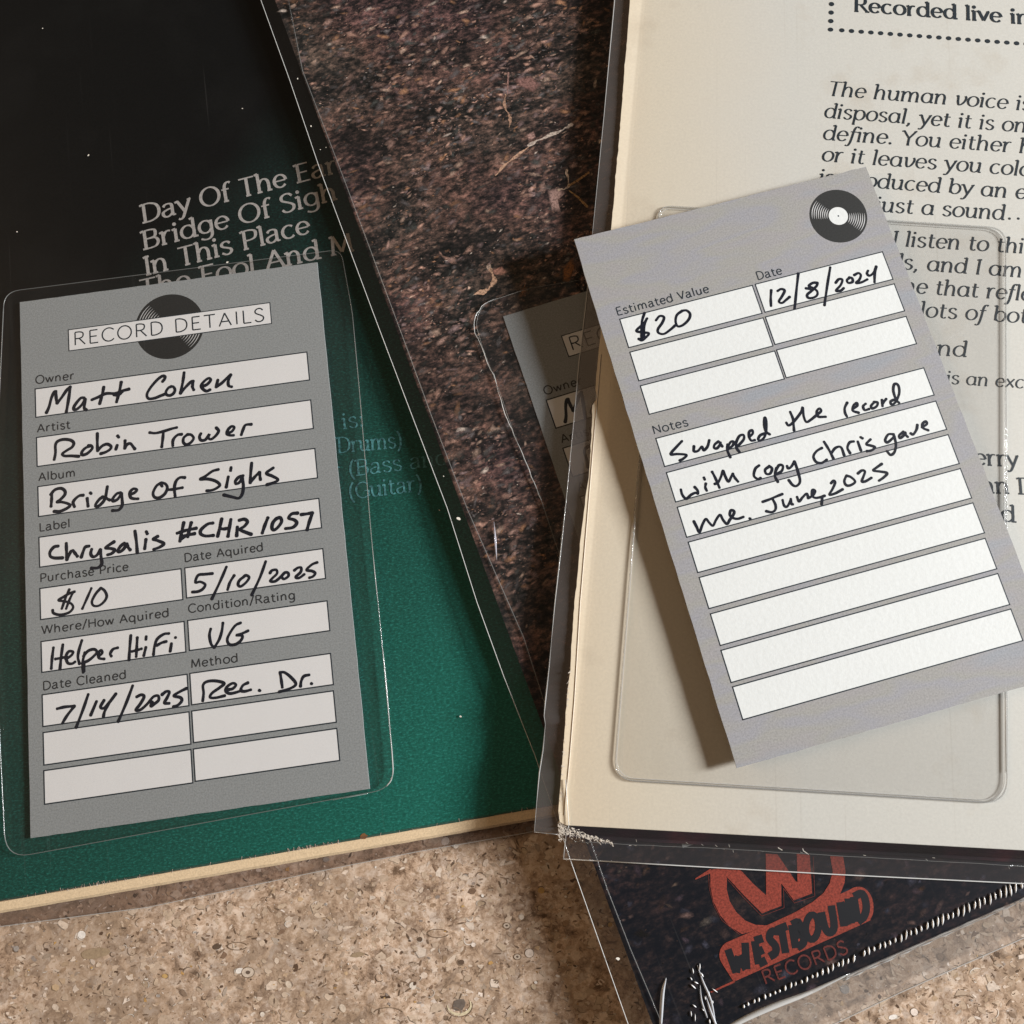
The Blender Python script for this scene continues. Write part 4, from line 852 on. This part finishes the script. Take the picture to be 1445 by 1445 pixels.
wt('When I listen to this', 'listen to', (1278, 347.4), (1393.5, 354.2), 22.5)
wt('words, and I am', 's, and I am', (1275, 379.4), (1441, 391), 22.5)
wt('one that reflec', 'e that', (1293.4, 413.6), (1379.3, 419.4), 22.5)
wt('lots of both', 'lots of', (1298.6, 446.7), (1389, 452.2), 22.5)
wt('second', 'nd', (1323, 500.9), (1363, 503.2), 22.5)
wt('this is an exc', 'is an', (1335.6, 541), (1393.7, 544.6), 18.5, th=2.6, tn=1.2)
t.build('liner_notes', INK, wc)
t = MB()
wt('Jerry', 'erry', (1377, 655.4), (1436.5, 658.5), 23, 'serif', 3.8, 1.8, .5)
wt('John D', 'hn', (1386, 694.8), (1424.5, 696.3), 23, 'serif', 3.8, 1.8, .5)
wt('David', 'id', (1404, 734), (1432.5, 736.6), 23, 'serif', 3.8, 1.8, .5)
t.build('musician_names', INK, wc)

# its clear outer sleeve, with an empty pocket under the loose card
s3 = empty('clear_outer_sleeve', FW, 'clear plastic outer sleeve around the off-white cover, its pocket empty under the loose card', 'plastic sleeve')
op = [(868, -10), (852, 165), (836, 330), (828, 420), (817, 513), (808, 610), (799.5, 700), (791, 780), (783, 850), (778, 905), (775, 940), (770, 985), (767.6, 1010), (769.5, 1022), (766, 1060), (761, 1090), (757, 1135), (754, 1173)]
OP = FW.pts(op, -1.2); IP = []
for x, y in OP:
    j = min(range(len(LR2)), key=lambda i: abs(LR2[i][1]-y)); IP.append((LR2[j][0]+.2, y))
tl = (OP[0][0]+(OP[0][0]-OP[2][0])/(OP[0][1]-OP[2][1])*(316-OP[0][1]), 316)
t = MB(); t.strip([(*tl, -1.2)]+[(*p, -1.2+.25*math.sin(i*1.7)) for i, p in enumerate(OP)], [(top_l[0], 316, -.35)]+[(*p, -.35) for p in IP]); t.build('side_flap', M['flap'], s3, True)
c0 = FW.loc(754, 1174, -1.2); c1_ = FW.loc(792, 1178, -1.4)
t = MB(); t.tube([(*tl, -1.2)]+[(p[0], p[1], -1.2+.25*math.sin(i*1.7)) for i, p in enumerate(OP)], .13, 6, lambda u: .8+.5*math.sin(u*31)); t.build('seam', M['seam'], s3, True)
t = MB(); t.tube([(*c0, -1.2), (*c1_, -1.4)], .10); t.build('seam', M['seam'], s3, True)
bf = [FW.loc(x, y, -3.0) for x, y in ((795, 1212), (950, 1221), (1180, 1234), (1445, 1247), (1600, 1256))]
t = MB(); U = [(p[0], .2, .3) for p in bf]; V_ = [(p[0], -2.2, -1.5) for p in bf]; D_ = [(p[0], p[1], -3.0) for p in bf]
U[0] = (.6, .2, .3); V_[0] = (.2, -2.2, -1.5); D_[0] = (*bf[0], -3.0)
t.strip(U, V_); t.strip(V_, D_); t.build('bottom_flap', film_mat('foot_flap_film', .035, tr=.9, body=(.7, .66, .68), bumps=.6, bscale=120), s3, True)
t = MB(); t.tube([D_[0]]+D_[1:], .13, 6); t.tube([(*FW.loc(798, 1100, .3), .3), U[0], V_[0], D_[0]], .10, 6); t.build('bottom_seam', M['seam_bright'], s3, True)
t = MB(); P = FW.pts([(810, 1187), (900, 1192), (1010, 1197), (1110, 1203), (1250, 1211), (1445, 1222)], -2.0); t.tube([(x, y+R.uniform(-.05, .05), -1.8) for x, y in spline(P, 6)], .07, 5); t.build('inner_seam', M['seam_soft'], s3, True)
t = MB(); t.strip([(x, .2, .3) for x in (1, 316)], [(x, 316, .3) for x in (20, 316)]); t.build('film', M['film'], s3)
def wrf(u): return 1.0
P = [(930, 290), (1419, 322), (1421, 1134), (866, 1100)]
L_ = FW.pts(P, .36); O = rounded(L_, [3.4, 4.4, 5.2, 4.6], 9)
t = MB(); t.face(O, .36); pw = t.build('card_pocket', M['pocket_white'], s3)
E_ = O+[O[0]]; E2 = []
for i in range(len(E_)-1):
    a_, b_ = E_[i], E_[i+1]; k = max(1, int(math.dist(a_, b_)/3)); E2 += [(a_[0]*(1-j/k)+b_[0]*j/k, a_[1]*(1-j/k)+b_[1]*j/k) for j in range(k)]
E2 += [E2[0]]
m = film_mat('pocket_weld', .12, tr=.85, body=(.75, .76, .76), rough=.06); M['weld'] = m
t = MB(); t.tube([(x, y, .36) for x, y in E2], .17, 8); t.build('pocket_seam', m, pw, True)
t = MB(); t.tube([(x*.992+.36, y*.992+.56, .38) for x, y in E2], .07, 6); t.build('pocket_seam', M['seam'], pw, True)
t = MB(); t.tube([(*p, .42) for p in FW.pts([(1417, 690), (1418, 900), (1420, 1090)], .42)], .13, 8); t.build('seam_ridge', M['seam_bright'], pw, True)

# ------------------------------------------------------------------ loose card (back side) lying across it
FR = Frame((810, 338), (1222, 235), (1037, 1085), 14.4, 13.9, 13.1)
print('right card', (FR.b-FR.a).length/MM, (FR.c-FR.a).length/MM, math.degrees((FR.b-FR.a).angle(FR.c-FR.a)))
c3 = empty('record_card', FR, 'loose grey card with note rows and estimated value boxes, lying across the off-white cover', 'card')
RW = (FR.b-FR.a).length/MM; RH = (FR.c-FR.a).length/MM
card_slab(FR, RW, RH, M['card_back'], c3, .09)
record_icon(FR, (1183.0, 304.8), 7.15*RW/76.2, c3, True)
a = Z((820, 0), 2.312); b = Z((860, 560), 2.47); cz = Z((800, 240), 2.240)
RF = [(cz(168, 467), cz(586, 365), cz(197, 562), cz(614, 456)), (cz(200, 573), cz(620, 466), cz(230, 668), cz(648, 558)), (cz(234, 680), cz(656, 570), cz(262, 774), cz(684, 662)),
      (cz(600, 360), cz(996, 255), cz(626, 453), cz(1027, 346)), (cz(631, 463), cz(1034, 357), cz(658, 553), cz(1064, 448)), (cz(666, 566), cz(1071, 461), cz(694, 660), cz(1102, 550))]
TLs = [(165, 145), (202, 262), (240, 385), (278, 507), (315, 630), (354, 757), (392, 885), (433, 1013)]
BLs = [(195, 248), (232, 370), (272, 495), (311, 618), (351, 745), (391, 874), (428, 1003), (469, 1135)]
TRs = [(1093, -105), (1137, 12), (1178, 127), (1221, 245), (1265, 365), (1308, 488), (1352, 610), (1395, 733)]
BRs = [(1128, -7), (1171, 115), (1215, 232), (1258, 352), (1302, 472), (1344, 597), (1389, 722), (1436, 845)]
for k in range(8): RF.append((b(*TLs[k]), b(*TRs[k]), b(*BLs[k]), b(*BRs[k])))
for f4 in RF: field(FR, f4, c3, M['card_white_back'], .27)
for s_, p0, p1 in (('Estimated Value', (871.5, 445.2), (1001.2, 412.2)), ('Date', (1069.4, 394.9), (1104.2, 386.4)), ('Notes', (922.8, 612.6), (971.8, 600.4))):
    t = MB(); text(t, FR, s_, s_, p0, p1, 11.6, 'sans', 1.6, 1.6, .016, 1.3); t.build('field_label', M['ink'], c3)
write(FR, c3, 'handwriting', ((870, 370), 6.568, 21, [[(285,520),(250,570),(185,635),(240,650),(300,660),(270,700),(235,725),(205,710)], [(260,470),(235,560),(232,720)], [(280,525),(255,600),(258,700)],
  [(365,540),(400,500),(440,510),(425,560),(385,620),(390,655),(440,665),(500,625),(545,585)], [(610,450),(560,490),(548,550),(570,595),(620,580),(670,530),(682,480),(650,448),(610,450)]]))
write(FR, c3, 'handwriting', ((1060, 360), 6.881, 22, [[(195,340),(190,420),(193,495)], [(255,350),(290,330),(325,345),(300,400),(270,450),(300,465),(340,435),(375,405)], [(458,178),(440,340),(422,522)],
  [(645,270),(600,270),(560,300),(600,320),(640,350),(640,390),(600,415),(555,415),(545,385),(590,345),(635,300),(645,270)], [(530,322),(575,330)], [(768,118),(740,290),(712,488)], [(820,270),(850,235),(885,240),(870,290),(825,345),(870,345),(900,320)],
  [(955,220),(930,245),(945,270),(985,260),(980,225),(950,215)], [(1000,195),(1040,175),(1065,195),(1050,240),(1020,270),(1070,265),(1130,235)], [(1135,150),(1125,180),(1150,200),(1190,170),(1215,110)], [(1215,115),(1200,190),(1198,265)]]))
write(FR, c3, 'handwriting', ((930, 550), 7.605, 25, [[(248,550),(200,600),(125,690),(200,690),(295,700),(260,740),(222,760)], [(375,605),(375,660),(420,655),(460,610),(480,650),(520,610),(540,540)], [(640,555),(600,585),(590,620),(620,630),(655,590),(660,565)], [(655,575),(680,610)],
  [(735,585),(735,650),(765,725)], [(735,620),(770,560),(800,560),(790,600),(750,630)], [(825,560),(830,620),(865,670)], [(820,580),(860,500),(905,485),(910,530),(860,590),(845,600)], [(965,510),(1005,470),(1000,435),(970,450),(965,500),(990,545),(1030,540)],
  [(1130,470),(1085,490),(1065,530),(1090,545),(1130,510),(1150,440),(1150,340),(1135,300),(1130,380),(1150,450),(1190,480)]]),
  ((1100, 530), 6.568, 21, [[(98,335),(125,400),(130,450),(135,510)], [(62,435),(85,462),(130,430),(200,340),(215,295),(225,380),(250,430),(290,410),(340,370)], [(340,370),(385,330),(370,305),(345,335),(360,380),(430,382)],
  [(628,250),(605,300),(608,345),(625,380)], [(680,310),(720,280),(715,255),(685,280),(680,325),(735,345)], [(800,260),(775,285),(790,320),(830,310)], [(880,245),(850,280),(860,305),(900,285),(910,250),(875,245)], [(950,225),(955,285)], [(955,260),(990,215)],
  [(1060,225),(1030,240),(1040,270),(1080,240),(1110,160),(1100,90),(1065,80),(1055,140),(1080,220),(1110,255)]]))
write(FR, c3, 'handwriting', ((940, 620), 7.225, 24, [[(150,510),(165,565),(205,605),(255,565),(300,545),(325,555),(320,520),(290,485)], [(405,450),(400,490),(415,525)], [(385,390),(395,412)], [(468,330),(500,390),(545,495)], [(495,455),(530,440),(560,380),(580,320),(600,370),(635,430),(665,380),(680,350)],
  [(680,350),(700,390),(735,432)], [(950,265),(910,300),(895,370),(935,405),(965,395)], [(1045,280),(1010,310),(1020,350),(1060,350),(1080,300),(1050,270)], [(1125,290),(1110,370),(1140,435)], [(1115,330),(1150,265),(1190,270),(1180,320),(1130,355)],
  [(1232,270),(1245,295),(1275,280),(1310,225)], [(1310,225),(1345,330),(1365,430),(1330,475),(1290,465),(1250,415)]]),
  ((1100, 530), 6.568, 21, [[(395,670),(345,700),(315,750),(340,800),(390,810),(440,778)], [(412,612),(460,690),(500,770)], [(480,720),(520,670),(570,665),(600,740)], [(655,720),(630,670),(650,620),(690,610)], [(725,610),(755,695)], [(750,570),(770,582)],
  [(845,590),(805,635),(850,650),(885,665),(850,695),(810,700)], [(1060,545),(1010,545),(980,595),(1000,620),(1050,580),(1062,560)], [(1062,560),(1080,640),(1065,710),(1030,735),(995,700)], [(1150,520),(1110,555),(1120,580),(1165,540),(1165,525)], [(1160,540),(1190,570)],
  [(1215,535),(1240,545),(1270,500),(1278,455)], [(1320,480),(1365,450),(1355,425),(1325,450),(1330,485),(1380,508)]]))
write(FR, c3, 'handwriting', ((940, 620), 7.225, 24, [[(282,835),(310,890),(340,945),(370,870),(405,812),(440,850),(478,880),(510,820),(550,770),(580,820),(620,862),(650,820),(690,760),(690,730),(660,725),(650,770),(680,800),(730,810),(790,790)], [(850,805),(858,810)]]),
  ((1060, 600), 6.881, 22, [[(110,745),(180,720),(250,690),(305,668)], [(205,712),(235,770),(235,820),(200,845),(145,835)], [(305,725),(320,780),(350,790),(385,730)], [(385,715),(390,765),(405,768)], [(445,695),(465,740),(500,700),(540,665),(555,710)],
  [(555,710),(600,680),(620,640),(595,630),(590,680),(620,705),(670,700),(715,685)], [(690,700),(685,770)], [(775,565),(800,540),(815,560),(790,620),(760,675),(810,665),(850,645),(890,622)], [(925,490),(905,540),(920,580),(960,585),(1010,550),(970,505),(925,490)],
  [(1035,470),(1075,440),(1105,450),(1090,500),(1075,545),(1110,545),(1170,510)], [(1270,375),(1220,410),(1185,440),(1250,450),(1320,465),(1290,505),(1240,540)]]))
for o in (c1, c2, c3): o['group'] = 'grey record cards'
for o in (g, bw, wc): o['group'] = 'album covers in the pile'
for o in (s1, s2, s3): o['group'] = 'clear outer sleeves'
